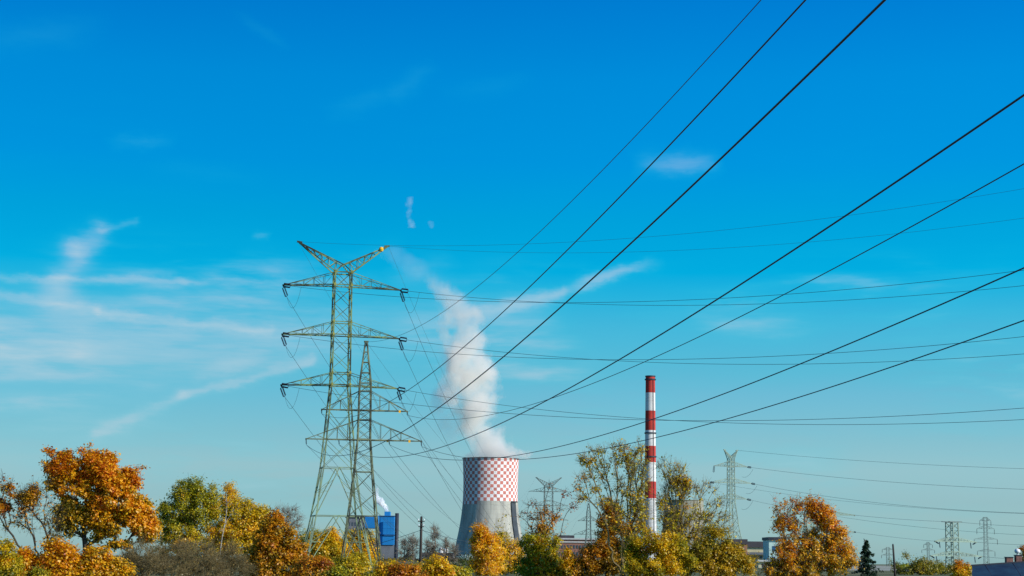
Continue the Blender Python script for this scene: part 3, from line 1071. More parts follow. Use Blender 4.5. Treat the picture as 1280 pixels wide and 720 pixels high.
# --- flat topped pylon on the right
Y6 = 520.0
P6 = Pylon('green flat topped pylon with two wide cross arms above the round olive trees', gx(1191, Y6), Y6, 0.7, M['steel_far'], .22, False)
k6 = Y6 / FPX
hw = lambda px: px * k6 / (math.cos(.7) + math.sin(.7))
P6.body([(P6.z(653), hw(7.5)), (P6.z(697), hw(8)), (0, hw(9.5))], [(5, 'x'), (3, 'x')], 1.2)
m = MB()
for e in (-1, 1):
    m.bar((-13 * k6, e * hw(7.5), P6.z(652.3)), (13 * k6, e * hw(7.5), P6.z(652.3)), .26)
P6.part(m, 'top_beam', M['steel_grey'])
t6 = {'a': P6.arm(P6.z(677), P6.z(672), (27 * k6 / .765, 38 * k6 / .765), 6), 'b': P6.arm(P6.z(695), P6.z(689.5), (34 * k6 / .765, 46 * k6 / .765), 6)}
INS6 = insulator_mesh(2.0, .2, .0, M['insul'])
for key in ('a', 'b'):
    for sd in (0, 1):
        P6.insulator(t6[key][sd], P6.u * (1 if sd == 0 else -1) * .9 + np.array([0, 0, -.35]), INS6)
        P6.insulator(t6[key][sd] * .75 + (P6.base + np.array([0, 0, t6[key][sd][2]])) * .25, np.array([.1, 0, -1.]), INS6)
P6.done()
# --- slender pylon behind it, and three faint ones
def slim_pylon(label, px, Y, top, half, base_half, arms, hook):
    k = Y / FPX
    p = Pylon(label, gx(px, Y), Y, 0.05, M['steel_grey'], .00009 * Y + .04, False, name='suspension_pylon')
    p.body([(p.z(top), half * k), (p.z(top + 30), half * k), (0, base_half * k)], [(7, 'z'), (7, 'z')])
    tips = []
    ins = insulator_mesh(hook * k, .5 * k, 0, M['steel_grey'])
    for yb, yt, h in arms:
        for t in p.arm(p.z(yb), p.z(yt), h * k, 3):
            p.insulator(t, (0, 0, -1), ins)
            tips.append(t - np.array([0, 0, hook * k]))
    p.done()
    return tips


t7 = slim_pylon('slender grey suspension pylon behind the flat topped green one', 1233, 900, 646.5, 2, 3, ((651, 647, 7), (661, 657, 11), (674, 671, 14.5), (689, 687, 11)), 7)
slim_pylon('faint distant pylon just left of the flat topped green one', 1160.5, 1500, 677.5, 1.2, 2.2, ((681, 678.5, 5.5), (687.5, 685.5, 8)), 4)
slim_pylon('faint distant pylon beside the leaning dark pole', 1110, 1400, 684, 1.6, 2.6, ((687, 685, 7), (694, 692, 8)), 4)

# wires on the right
gr = 'wires running right from the pale green pylon'
def run(pyl, A, px1, py1, Yb, mid, r, lab, ins=None, L=0, group=gr):
    B = at(px1, py1, Yb)
    P = span(A, B, sag_to(A, B, *mid), 70)
    if ins is not None:
        q, dr, P = trim(P, L)
        pyl.insulator(A, dr, ins)
    conductor(P, r, lab, group, M['wire_thin'])


run(P3, tips3['earth'][1], 1420, 589, 620, (1074, 576), .05, 'thin wire running right from the pale green pylon\'s right horn')
run(P3, tips3['top'][1], 1420, 615, 620, (1074, 599), .055, 'thin wire running right from the pale green pylon\'s top arm', INS3, 3.2)
run(P3, tips3['mid'][1], 1420, 643, 620, (1074, 626), .055, 'thin wire running right from the right end of the pale green pylon\'s middle arm', INS3, 3.2)
run(P3, tips3['mid'][0], 1420, 645, 600, (1074, 628.5), .04, 'thin wire running right from the left end of the pale green pylon\'s middle arm', INS3, 3.2)
run(P3, tips3['low'][1], 1420, 672, 640, (1020, 641), .045, 'thin wire from the pale green pylon\'s lowest arm into the orange tree', INS3, 3.2)
for key in ('top', 'mid', 'low'):
    P3.insulator(tips3[key][0], (-.1, 0, -1), INS3)
    J = span(tips3[key][1] + np.array([2.5, -.5, -1.0]), tips3[key][1] + np.array([-2.5, 1, -4.5]), 1.5, 10)
    m = MB(); m.tube([P3.local(p) for p in J], .05, 4); P3.part(m, 'jumper_cable', M['wire_thin'])
P3.done()
g5 = 'wires between the low pylons at the right'
A = t5[1]; B = P6.world((-13 * k6, 0, P6.z(652.3)))
conductor(span(A, B, sag_to(A, B, 1130, 648), 40), .04, 'thin wire from the arm poking out of the orange tree to the flat topped pylon', g5, M['wire_thin'])
A = t5l[1]; B = t6['a'][0]
q, dr, rest = trim(span(A, B, sag_to(A, B, 1120, 671.5), 40), 1.9)
P5.insulator(A, dr, INS5)
conductor(rest, .035, 'thin wire above the spruce, ending at the flat topped pylon\'s upper arm', g5, M['wire_thin'])
P5.done()
for A, px1, py1, lab in ((P6.world((13 * k6, 0, P6.z(652.3))), 1420, 657, 'thin wire leaving right from the flat top of the flat topped pylon'),
                         (t6['a'][1], 1420, 677, 'thin wire leaving right from the upper arm of the flat topped pylon'),
                         (t6['b'][1], 1420, 698, 'thin wire leaving right from the lower arm of the flat topped pylon')):
    B = at(px1, py1, 470)
    conductor(span(A, B, .9, 30), .035, lab, g5, M['wire_thin'])

# ------------------------------------------------------------------ wooden poles
def pole(label, px0, py0, px1, py1, Y, r, arm):
    b, t = at(px1, py1, Y), at(px0, py0, Y)
    b = b + (b - t) / (t[2] - b[2]) * b[2]
    rt = thing('utility_pole', (b[0], Y, 0), label, 'utility pole')
    m = MB(); m.tube([np.array([0, 0, 0]), (t - b) * .5, t - b], [r * 1.15, r, r * .85], 10)
    m.build('shaft', M['wood'], rt, True)
    c = MB(); c.tube([t - b - np.array([0, 0, .02]), t - b + np.array([0, 0, .12])], [r * .9, r * .5], 10); c.build('cap', M['dark'], rt)
    if arm:
        for dz, h in arm:
            m = MB(); p = t - b - np.array([0, r + .06, dz]); m.bar(p - np.array([h, 0, 0]), p + np.array([h, 0, 0]), .12)
            a = m.build('cross_bar', M['wood'], rt)
            for sx in (-.85, .85):
                m = MB(); m.lathe([(.03, p[2] + .06), (.03, p[2] + .16), (.08, p[2] + .18), (.07, p[2] + .3), (.02, p[2] + .34)], 8, (p[0] + sx * h, p[1])); m.build('insulator', M['ceramic'], a)
    return t, b


t, b = pole('dark wooden utility pole with small cross bars standing left of the cooling tower', 526.8, 646.5, 525.4, 711, 240, .19, ((.55, .45), (1.25, .38)))
for px1, py1, Yb, mid, lab in ((430, 690, 262, (495, 667.5), 'low service wire sloping left from the wooden pole'), (640, 681, 290, (565, 673), 'low service wire sagging right from the wooden pole')):
    A, B = t - np.array([0, .3, 1.7]), at(px1, py1, Yb)
    conductor(span(A, B, sag_to(A, B, *mid), 30), .03, lab, 'service wires of the wooden pole', M['wire_thin'])
pole('dark leaning bare wooden pole right of the spruce', 1116.2, 681, 1118.6, 716, 230, .13, None)

# ------------------------------------------------------------------ trees
def quick_mesh(name, V, F4, mats, tint=None, mi=None):
    """V (n,3), F4 (m,4) quads; tint one value per face"""
    me = bpy.data.meshes.new(name)
    m = len(F4)
    me.vertices.add(len(V)); me.loops.add(m * 4); me.polygons.add(m)
    me.vertices.foreach_set('co', np.asarray(V, np.float32).ravel())
    me.loops.foreach_set('vertex_index', np.asarray(F4, np.int32).ravel())
    me.polygons.foreach_set('loop_start', np.arange(0, m * 4, 4, dtype=np.int32))
    me.polygons.foreach_set('loop_total', np.full(m, 4, np.int32))
    for mt in (mats if isinstance(mats, (list, tuple)) else [mats]):
        me.materials.append(mt)
    if tint is not None:
        at_ = me.attributes.new('tint', 'FLOAT', 'FACE')
        at_.data.foreach_set('value', np.asarray(tint, np.float32))
    me.update(calc_edges=True)
    return me


def leaf_mat(name, stops, trans=.45):
    m = bpy.data.materials.new(name)
    m.use_nodes = True
    t = NT(m.node_tree)
    m.node_tree.nodes.clear()
    a = t.node('ShaderNodeAttribute', attribute_name='tint')
    c = t.ramp(a.outputs['Fac'], stops)
    d = t.node('ShaderNodeBsdfDiffuse'); t.l.new(c, d.inputs[0])
    tr = t.node('ShaderNodeBsdfTranslucent'); t.l.new(c, tr.inputs[0])
    gl = t.node('ShaderNodeBsdfGlossy'); gl.inputs[1].default_value = .45
    mx = t.node('ShaderNodeMixShader'); mx.inputs[0].default_value = trans
    t.l.new(d.outputs[0], mx.inputs[1]); t.l.new(tr.outputs[0], mx.inputs[2])
    m2 = t.node('ShaderNodeMixShader'); m2.inputs[0].default_value = .03
    t.l.new(mx.outputs[0], m2.inputs[1]); t.l.new(gl.outputs[0], m2.inputs[2])
    o = t.node('ShaderNodeOutputMaterial'); t.l.new(m2.outputs[0], o.inputs[0])
    return m


LM = {  # from one end of the tree's range of leaf colours to the other
    'maple': leaf_mat('orange_maple_leaves', [(0, (.10, .10, .012)), (.22, (.34, .24, .010)), (.42, (.90, .50, .008)), (.62, (.88, .36, .006)), (.82, (.60, .15, .008)), (1, (.34, .05, .012))]),
    'gold': leaf_mat('golden_leaves', [(0, (.20, .21, .012)), (.3, (.55, .43, .010)), (.6, (.88, .56, .008)), (.85, (.95, .53, .008)), (1, (.68, .25, .008))]),
    'olive': leaf_mat('olive_green_leaves', [(0, (.10, .16, .015)), (.35, (.27, .29, .013)), (.65, (.54, .45, .010)), (.85, (.76, .52, .009)), (1, (.80, .42, .009))]),
    'rust': leaf_mat('rusty_oak_leaves', [(0, (.16, .13, .012)), (.3, (.52, .30, .008)), (.6, (.78, .33, .008)), (.85, (.56, .16, .008)), (1, (.32, .07, .012))]),
    'brown': leaf_mat('withered_brown_leaves', [(0, (.10, .085, .03)), (.5, (.20, .15, .05)), (.8, (.32, .22, .06)), (1, (.46, .27, .04))]),
    'ash': leaf_mat('yellow_green_ash_leaves', [(0, (.24, .26, .015)), (.35, (.55, .48, .010)), (.7, (.82, .56, .008)), (1, (.64, .25, .010))]),
    'green': leaf_mat('dark_green_leaves', [(0, (.03, .055, .015)), (.5, (.08, .12, .02)), (1, (.24, .23, .03))]),
    'dull': leaf_mat('dull_olive_brown_leaves', [(0, (.09, .11, .015)), (.5, (.27, .25, .018)), (.8, (.48, .35, .015)), (1, (.65, .40, .012))]),
    'needle': leaf_mat('dark_spruce_needles', [(0, (.016, .04, .022)), (1, (.04, .075, .035))], .1),
    'bush': leaf_mat('yellow_bush_leaves', [(0, (.16, .18, .012)), (.35, (.50, .40, .010)), (.7, (.84, .54, .008)), (1, (.78, .30, .008))]),
}


def unit(a):
    return a / (np.linalg.norm(a, axis=-1, keepdims=True) + 1e-9)


def leaf_cards(rng, C, size, up=.35, droop=0.0, aspect=.62, out=None):
    n = len(C)
    nrm = rng.normal(size=(n, 3)); nrm[:, 2] = np.abs(nrm[:, 2]) + up
    if out is not None:
        nrm = nrm + out * .9
    nrm = unit(nrm)
    a = unit(np.cross(nrm, rng.normal(size=(n, 3))))
    a[:, 2] -= droop
    a = unit(a)
    b = np.cross(nrm, a)
    s = size * rng.uniform(.45, 1.6, (n, 1)) ** np.where(rng.uniform(size=(n, 1)) < .85, 1, 1.4)
    fold = nrm * s * rng.uniform(-.22, .22, (n, 1))
    V = np.stack([C - a * s * .5, C + b * s * .5 * aspect + fold, C + a * s * .5, C - b * s * .5 * aspect + fold], 1).reshape(-1, 3)
    return V, np.arange(4 * n).reshape(-1, 4)


def prisms(P, Q, r0, r1, sides=4):
    """separate tapered prisms P->Q"""
    n = len(P)
    d = unit(Q - P)
    ref = np.where(np.abs(d[:, 2:3]) < .9, np.array([[0, 0, 1.]]), np.array([[1., 0, 0]]))
    a = unit(np.cross(d, ref)); b = np.cross(d, a)
    V = []
    for c, r in ((P, r0), (Q, r1)):
        for k in range(sides):
            t = 2 * math.pi * k / sides
            V.append(c + (a * math.cos(t) + b * math.sin(t)) * r[:, None])
    V = np.stack(V, 1)
    F = np.array([[k, (k + 1) % sides, sides + (k + 1) % sides, sides + k] for k in range(sides)])
    F = (F[None] + (np.arange(n) * 2 * sides)[:, None, None]).reshape(-1, 4)
    return V.reshape(-1, 3), F


SEED = [11]


def tree(label, px, Y, blobs, pal, cat='tree', name='tree', leaf=3.0, per=30, dens=1.0, spread=4.0, bark='bark', r0=None, twigs=6,
         twig_len=9, tint=.5, tvar=.18, tgrad=0.0, trunk_to=None, group=None, stems=1, droop=0.0, aspect=.62, twig_w=1.0, depth=.95, spur=.0, lowest=None, alpha=.30, full=1.6, fat=1.06, wob=1.0, hole=-1.45):
    """blobs: (px, py, rx, ry[, density[, tint shift]]) in photo pixels, turned into a crown of real size at distance Y.
    The wood grows from the ground to every leaf clump; leaves sit round the clumps and twigs."""
    SEED[0] += 1
    rng = np.random.default_rng(SEED[0])
    k = Y / FPX
    base = gx(px, Y)
    C, T, D = [], [], []
    for bl in blobs:
        bx, by, rx, ry = bl[:4]
        rx, ry = rx * fat, ry * fat
        dn = (bl[4] if len(bl) > 4 else 1.0)
        sh = bl[5] if len(bl) > 5 else 0.0
        n = max(2, int(rx * ry * dn * dens * .11 * (full if dn > .75 else 1.0) + .5))
        c = at(bx, by, Y) - base
        v = unit(rng.normal(size=(n, 3))) * rng.uniform(.15, 1, (n, 1)) ** .45
        v *= np.array([rx * k, math.sqrt(rx * ry) * k * depth, ry * k])
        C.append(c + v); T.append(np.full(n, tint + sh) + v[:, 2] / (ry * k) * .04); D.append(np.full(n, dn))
    C, T, D = np.vstack(C), np.concatenate(T), np.concatenate(D)
    # holes in the crown and ragged outliers
    q = C / (k * 17)
    ph = rng.uniform(0, 6.28, 6)
    ns = np.sin(q[:, 0] * 1.9 + ph[0]) + np.sin(q[:, 1] * 2.1 + ph[1]) + np.sin(q[:, 2] * 2.3 + ph[2]) + .8 * np.sin(q[:, 0] * 4.1 + q[:, 2] * 3.7 + ph[3]) + .6 * np.sin(q[:, 2] * 5.3 - q[:, 0] * 2.9 + ph[4])
    keep = (C[:, 2] > .25) & ((ns > hole) | (D < .75))
    if len(C) > 30:
        cc = C[keep].mean(0)
        pick = rng.choice(np.where(keep)[0], size=len(C) // 7)
        Cx = cc + (C[pick] - cc) * rng.uniform(1.04, 1.2, (len(pick), 1)) + rng.normal(size=(len(pick), 3)) * 2.5 * k
        C, T, D = np.vstack([C, Cx]), np.concatenate([T, T[pick]]), np.concatenate([D, D[pick] * .45])
        ns = np.concatenate([ns, ns[pick]])
        keep = np.concatenate([keep, Cx[:, 2] > .25])
    T = T + ns * tvar * .45
    C, T, D = C[keep], T[keep], D[keep]
    H = C[:, 2].max()
    # --- skeleton
    top = C[C[:, 2] > H * .8].mean(0)
    to = trunk_to if trunk_to is not None else .72
    nodes, par = [], []
    for st in range(stems):
        off = np.array([(st - (stems - 1) / 2) * 6 * k, rng.normal() * 3 * k if stems > 1 else 0, 0])
        tgt = top * np.array([.8, .8, 0]) + np.array([0, 0, H * to]) + (off * 2.5 if stems > 1 else 0)
        n0 = len(nodes)
        for i in range(9):
            f = i / 8
            w = rng.normal(size=3) * np.array([1, 1, 0]) * H * .012 * (1 if 0 < i else 0)
            nodes.append(off + (tgt - off) * np.array([f ** 1.6, f ** 1.6, f]) + w)
            par.append(n0 + i - 1 if i else -1)
    order = np.argsort(np.linalg.norm(C - nodes[3], axis=1) + rng.uniform(0, H * .15, len(C)))
    plen = [0.0] * len(nodes)
    for i in range(len(nodes)):
        if par[i] >= 0: plen[i] = plen[par[i]] + np.linalg.norm(nodes[i] - nodes[par[i]])
    N = np.zeros((len(nodes) + len(C) * 3 + 4, 3)); N[:len(nodes)] = nodes
    PL = np.zeros(len(N)); PL[:len(nodes)] = plen
    cnt = len(nodes)
    low = (lowest if lowest is not None else .14) * H
    tip_of = np.zeros(len(C), int)
    for ci in order:
        c = C[ci]
        A = N[:cnt]
        dv = c - A
        dist = np.linalg.norm(dv, axis=1)
        cost = dist + alpha * PL[:cnt] + np.maximum(0, (A[:, 2] - c[2]) + dist * .25) * 2.2 + np.where(A[:, 2] < low, 50.0, 0)
        j = int(np.argmin(cost))
        p = A[j].copy(); L = dist[j]
        prev = j
        for f in (.36, .7, 1.0):
            q = p + (c - p) * f
            if f < 1:
                q = q + np.array([0, 0, L * .13 * math.sin(math.pi * f)]) + rng.normal(size=3) * L * .05 * wob
            N[cnt] = q; par.append(prev); PL[cnt] = PL[prev] + np.linalg.norm(q - N[prev]); prev = cnt; cnt += 1
        tip_of[ci] = prev
    N = N[:cnt]
    par = np.array(par)
    r = np.zeros(cnt)
    tipr = (.22 * k * twig_w)
    e = 2.35
    acc = np.zeros(cnt)
    for i in range(cnt - 1, -1, -1):
        if acc[i] == 0: acc[i] = tipr ** e
        if par[i] >= 0: acc[par[i]] += acc[i]
    r = acc ** (1 / e)
    r_base = r0 if r0 else r[0]
    sc = min(1.0, r_base / r[0])
    r = np.maximum(r * (sc + (1 - sc) * np.exp(-r / tipr / 6)), tipr * .8)
    i = np.where(par >= 0)[0]
    big = r[i] > tipr * 2.2
    Vs, Fs = [], []
    off = 0
    for sel, sd in ((i[big], 7), (i[~big], 4)):
        if len(sel):
            V, F = prisms(N[par[sel]], N[sel], np.minimum(r[par[sel]], r[sel] * 1.5), r[sel], sd)
            Vs.append(V); Fs.append(F + off); off += len(V)
    # root flare
    V, F = prisms(np.array([[0, 0, -.1]]), np.array([[0, 0, .5]]), np.array([r[0] * 1.5]), np.array([r[0]]), 7)
    # fine twigs round each clump
    tw = max(0, int(twigs))
    TC = None
    if tw:
        ctr = C.mean(0)
        b0 = np.repeat(C, tw, 0)
        d = unit(rng.normal(size=(len(b0), 3)) + unit(b0 - ctr) * .9 + np.array([0, 0, .55 - droop]))
        ln = twig_len * k * rng.uniform(.4, 1.1, (len(b0), 1))
        midp = b0 + d * ln * .5 + rng.normal(size=b0.shape) * ln * .04 * wob
        q = midp + unit(d + rng.normal(size=d.shape) * .25 + np.array([0, 0, .15 - droop * .8])) * ln * .5
        rr = np.full(len(b0), tipr * .62)
        for P_, Q_, ra, rb in ((b0, midp, rr, rr * .8), (midp, q, rr * .8, rr * .45)):
            V, F = prisms(P_, Q_, ra, rb, 3)
            Vs.append(V); Fs.append(F + off); off += len(V)
        TC = (b0, q)
    leaf, per = leaf * .86, int(per * 1.3)          # finer, more numerous leaves
    rt = thing(name, base, label, cat, group)
    wood = newobj('trunk', quick_mesh('trunk', np.vstack(Vs), np.vstack(Fs), M[bark]), rt)
    # --- leaves
    if per > 0:
        reps = np.maximum(1, (per * np.clip(D, .25, 1.4)).astype(int))
        idx = np.repeat(np.arange(len(C)), reps)
        if TC is not None and spur > 0:
            f = rng.uniform(.15, 1, (len(idx), 1))
            j = idx * tw + rng.integers(0, tw, len(idx))
            P0 = TC[0][j] + (TC[1][j] - TC[0][j]) * f + rng.normal(size=(len(idx), 3)) * spread * k * .25
            use = rng.uniform(size=len(idx)) < spur
            P1_ = C[idx] + rng.normal(size=(len(idx), 3)) * spread * k * .5
            LC = np.where(use[:, None], P0, P1_)
        else:
            LC = C[idx] + rng.normal(size=(len(idx), 3)) * np.array([1, 1, .8]) * spread * k * .5
        ct = rng.normal(size=len(C)) * tvar
        tt = T[idx] + ct[idx] + rng.normal(size=len(idx)) * .10 + tgrad * (LC[:, 2] / H - .6)
        ok = LC[:, 2] > .05
        V, F = leaf_cards(rng, LC[ok], leaf * k, droop=droop, aspect=aspect, out=unit(LC[ok] - C.mean(0)) * .6 + unit(LC[ok] - C[idx[ok]]) * .6)
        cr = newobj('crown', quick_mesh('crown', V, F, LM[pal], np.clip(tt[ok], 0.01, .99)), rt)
        cr['kind'] = 'stuff'
    return rt


def spruce(label, px, Y, top, bot, half):
    SEED[0] += 1
    rng = np.random.default_rng(SEED[0])
    k = Y / FPX
    base = gx(px, Y)
    zt = at(px, top, Y)[2]
    rt = thing('spruce_tree', base, label, 'spruce')
    P = np.array([[0, 0, zt * i / 8] for i in range(8)]); Q = np.array([[0, 0, zt * (i + 1) / 8] for i in range(8)])
    r = np.linspace(.028, .004, 9) * zt * .6
    Vs, Fs = [], []
    V, F = prisms(P, Q, r[:-1], r[1:], 7); Vs.append(V); Fs.append(F); off = len(V)
    B0, B1 = [], []
    z = zt * .97
    while z > zt * .06:
        f = 1 - z / zt
        L = half * k * min(1, (f * 1.15 + .05))
        n = 4 + int(4 * f)
        for j in range(n):
            a = rng.uniform(0, 6.28); l = L * rng.uniform(.5, 1.15)
            B0.append((0, 0, z)); B1.append((math.cos(a) * l, math.sin(a) * l, z - l * rng.uniform(.15, .42)))
        z -= zt * rng.uniform(.045, .07)
    B0, B1 = np.array(B0), np.array(B1)
    V, F = prisms(B0, B1, np.full(len(B0), .025 * zt * .15), np.full(len(B0), .006 * zt * .15), 3); Vs.append(V); Fs.append(F + off)
    newobj('trunk', quick_mesh('trunk', np.vstack(Vs), np.vstack(Fs), M['bark']), rt)
    idx = np.repeat(np.arange(len(B0)), 34)
    f = rng.uniform(.08, 1.02, (len(idx), 1))
    LC = B0[idx] + (B1[idx] - B0[idx]) * f
    LC += rng.normal(size=LC.shape) * np.array([.04, .04, .03]) * half * k * 1.6 * (1.15 - f)
    LC[:, 2] -= np.abs(rng.normal(size=len(LC))) * .05 * half * k
    V, F = leaf_cards(rng, LC, .11 * half * k * 1.5, droop=.5, aspect=.35)
    cr = newobj('crown', quick_mesh('crown', V, F, LM['needle'], rng.uniform(0, 1, len(LC))), rt)
    cr['kind'] = 'stuff'


# --- left: the big maple with its bare side branch, and what stands below it
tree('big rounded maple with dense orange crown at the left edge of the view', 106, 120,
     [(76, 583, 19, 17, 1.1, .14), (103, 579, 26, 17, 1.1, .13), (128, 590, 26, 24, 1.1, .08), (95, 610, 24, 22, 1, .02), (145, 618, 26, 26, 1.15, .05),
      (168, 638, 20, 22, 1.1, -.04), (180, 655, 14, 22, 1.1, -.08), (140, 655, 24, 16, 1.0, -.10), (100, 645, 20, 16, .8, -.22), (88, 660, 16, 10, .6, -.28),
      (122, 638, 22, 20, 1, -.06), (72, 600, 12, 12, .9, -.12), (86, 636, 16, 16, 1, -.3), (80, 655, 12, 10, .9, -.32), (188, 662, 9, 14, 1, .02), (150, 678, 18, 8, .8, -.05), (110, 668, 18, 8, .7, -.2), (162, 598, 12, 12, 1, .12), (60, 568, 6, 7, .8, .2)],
     'maple', name='maple_tree', cat='maple', leaf=3.4, per=46, spread=6.0, tint=.49, tvar=.10, hole=-2.0, bark='bark', twigs=2, twig_len=8, r0=.24, trunk_to=.6)
tree('thin half bare tree with a few red brown leaf tufts at the far left edge', 52, 116,
     [(18, 617, 16, 11, 1.2, .05), (6, 634, 11, 7, 1.1, .15), (36, 622, 13, 9, 1.0, -.05), (28, 632, 12, 6, .6), (35, 622, 12, 8, .7), (46, 613, 7, 6, .4, -.2), (50, 628, 12, 8, .3, .1), (60, 600, 6, 10, .3, -.2), (42, 650, 26, 20, .22), (20, 660, 16, 16, .15), (62, 650, 14, 22, .25, -.2), (66, 672, 12, 10, .4, -.2), (-12, 630, 12, 12, .8, .1)],
     'rust', leaf=3.2, per=40, spread=5.5, tint=.52, bark='bark', twigs=12, twig_len=15, twig_w=1.2, r0=.12, spur=.4, trunk_to=.35, alpha=.7, wob=.5, stems=2)
tree('low orange and yellow maple bush in front of the big maple', 92, 98,
     [(38, 697, 18, 14, 1, .1), (66, 690, 22, 13, 1.1, .12), (96, 694, 22, 13, 1.1, .02), (122, 700, 22, 13, 1.1, -.04), (148, 712, 16, 12, 1, -.06), (80, 712, 44, 14, 1, -.04), (120, 716, 34, 12, 1, -.06), (28, 716, 20, 12, 1, 0.0)],
     'maple', name='maple_bush', cat='bush', leaf=3.6, per=44, spread=8, tint=.46, tvar=.08, twigs=1, r0=.1, trunk_to=.5, lowest=.05)
tree('yellow green bush in the bottom left corner', 4, 95, [(4, 692, 12, 18, 1), (14, 712, 18, 16, 1), (-10, 705, 16, 20, 1), (44, 722, 16, 9, 1, -.1)],
     'bush', name='bush', cat='bush', leaf=3.0, per=40, spread=7, tint=.42, twigs=2, r0=.08, trunk_to=.5, lowest=.05)

# --- left middle
tree('olive green birch with a full rounded crown right of the big maple', 238, 175,
     [(232, 613, 17, 16, 1.1), (256, 612, 14, 14, 1.1, .05), (222, 638, 20, 20, 1.1, -.05), (250, 636, 24, 22, 1.1), (267, 632, 10, 18, 1, .08), (206, 637, 7, 9, .9, -.1),
      (203, 660, 9, 16, .9, -.15), (228, 664, 26, 18, 1, .08), (245, 685, 32, 14, 1, .15), (205, 682, 10, 14, .8, -.2)],
     'olive', name='birch_tree', cat='birch', leaf=2.3, per=46, spread=6, tint=.63, tvar=.12, tgrad=-.35, hole=-2.3, twigs=2, r0=.2, droop=.3)
tree('golden birch with a white trunk between the green birch and the rusty oak', 276, 165,
     [(287, 611, 5, 9, .9, .1), (287, 627, 10, 12, 1, .04), (299, 640, 18, 16, 1.0, -.1), (292, 662, 20, 16, 1), (313, 640, 12, 11, 1.1, -.05), (322, 654, 12, 15, 1.1, -.1),
      (268, 668, 14, 14, 1, .05), (300, 682, 30, 12, 1), (330, 642, 7, 9, 1, -.1), (308, 660, 16, 16, 1, .05), (326, 672, 14, 12, 1, -.05)],
     'gold', name='birch_tree', cat='birch', leaf=2.3, per=58, spread=6.5, tint=.50, tvar=.11, full=2.2, hole=-2.6, bark='birch', twigs=3, twig_len=8, r0=.2, droop=.3, trunk_to=.8)
tree('slender white birch stem with few leaves in front of the golden birch', 275, 140, [(284, 634, 4, 8, .8, .1), (281, 650, 5, 10, .5), (290, 645, 6, 6, .4), (277, 668, 6, 8, .4)],
     'gold', name='birch_tree', cat='birch', leaf=2.2, per=26, spread=6, tint=.55, bark='birch', twigs=5, twig_len=8, r0=.085, trunk_to=.97, hole=-9, alpha=.2, wob=.5)
tree('rusty orange oak, rounded, left of the tallest pylon\'s foot', 347, 135,
     [(345, 657, 17, 11, 1.1, .1), (334, 678, 20, 16, 1.1, .05), (354, 676, 18, 18, 1.1, .05), (345, 700, 30, 16, 1.1), (368, 694, 12, 16, 1), (320, 700, 14, 14, 1, -.05), (345, 718, 36, 10, 1, .0), (344, 648, 10, 7, .9, .0)],
     'rust', name='oak_tree', cat='oak', leaf=3.2, per=46, spread=6, hole=-2.4, tint=.44, tvar=.12, twigs=2, r0=.16, lowest=.05)
tree('pale leafless tree behind the rusty oak', 352, 260, [(350, 648, 20, 13, .8), (366, 650, 12, 14, .7), (338, 645, 8, 9, .6)],
     'brown', cat='bare tree', name='bare_tree', leaf=2.0, per=3, spread=6, twigs=16, twig_len=13, bark='barkfar', twig_w=1.1, r0=.2)
BT = [(180, 700, 24, 18), (214, 697, 26, 18), (250, 700, 26, 19), (288, 702, 22, 18)]
for i, (x, y, rx, ry) in enumerate(BT):
    tree(['leafless brown shrub directly right of the maple bush', 'leafless brown shrub in front of the green birch', 'leafless brown shrub below the golden birch\'s left side', 'leafless brown shrub left of the rusty oak'][i], x, 104 + 3 * i,
         [(x, y - 3, rx, ry, 1.1), (x + 4, y + 12, rx * 1.1, ry * .8, 1), (x - 10, y + 6, rx * .7, ry * .8, .8)], 'brown', name='bare_shrub', cat='shrub', leaf=2.0, per=7, spread=8, twigs=14, twig_len=13,
         bark='barkscrub', group='leafless shrubs along the left foreground', lowest=.02, trunk_to=.4, stems=3, twig_w=.9, tint=.45)

# --- behind and between the two big pylons
tree('amber tree seen between the legs of the tallest pylon', 406, 340, [(413, 670, 9, 9, 1, .05), (402, 683, 16, 14, 1), (392, 676, 10, 10, .9, -.3), (415, 690, 16, 16, 1), (398, 700, 20, 12, 1, -.05)],
     'gold', leaf=2.2, per=60, spread=5.5, tint=.54, twigs=2, r0=.3, full=2.4, hole=-2.4)
tree('wide amber tree seen through the legs of the slim pylon', 446, 345, [(440, 672, 12, 9, 1, .05), (456, 676, 10, 12, 1), (436, 688, 14, 16, 1), (455, 694, 16, 14, 1), (446, 704, 22, 10, 1, -.05)],
     'gold', leaf=2.2, per=60, spread=5.5, tint=.50, twigs=2, r0=.3, full=2.4, hole=-2.4)
tree('dark green brown tree just behind the left foot of the tallest pylon', 386, 360, [(386, 672, 12, 11, 1), (378, 688, 12, 14, 1), (394, 690, 12, 14, 1)],
     'olive', leaf=2.1, per=40, spread=6.5, tint=.42, twigs=2, r0=.3)
rb = [(392, 708, 20, 12, .1, 'rust', 'reddish orange bush at the left foot of the tallest pylon'), (430, 706, 20, 11, -.1, 'bush', 'yellow bush in front of the slim pylon\'s left leg'),
      (446, 702, 14, 9, -.2, 'bush', 'lime yellow bush in front of the slim pylon\'s middle'), (470, 714, 20, 9, .1, 'bush', 'golden bush at the right leg of the slim pylon'),
      (505, 713, 22, 8, .15, 'rust', 'low rust bush in front of the dark stack'), (545, 708, 18, 11, .2, 'gold', 'orange bush right of the wooden pole'), (555, 716, 26, 8, -.1, 'bush', 'low yellow bush in front of the storage hall'), (526, 714, 18, 8, 0, 'bush', 'low yellow bush at the foot of the wooden pole'),
      (412, 714, 18, 9, -.15, 'olive', 'olive bush between the legs of the tallest pylon'), (488, 711, 16, 9, .05, 'gold', 'amber bush just below the blue boiler house'), (574, 716, 14, 6, .0, 'olive', 'low olive bush left of the green sign')]
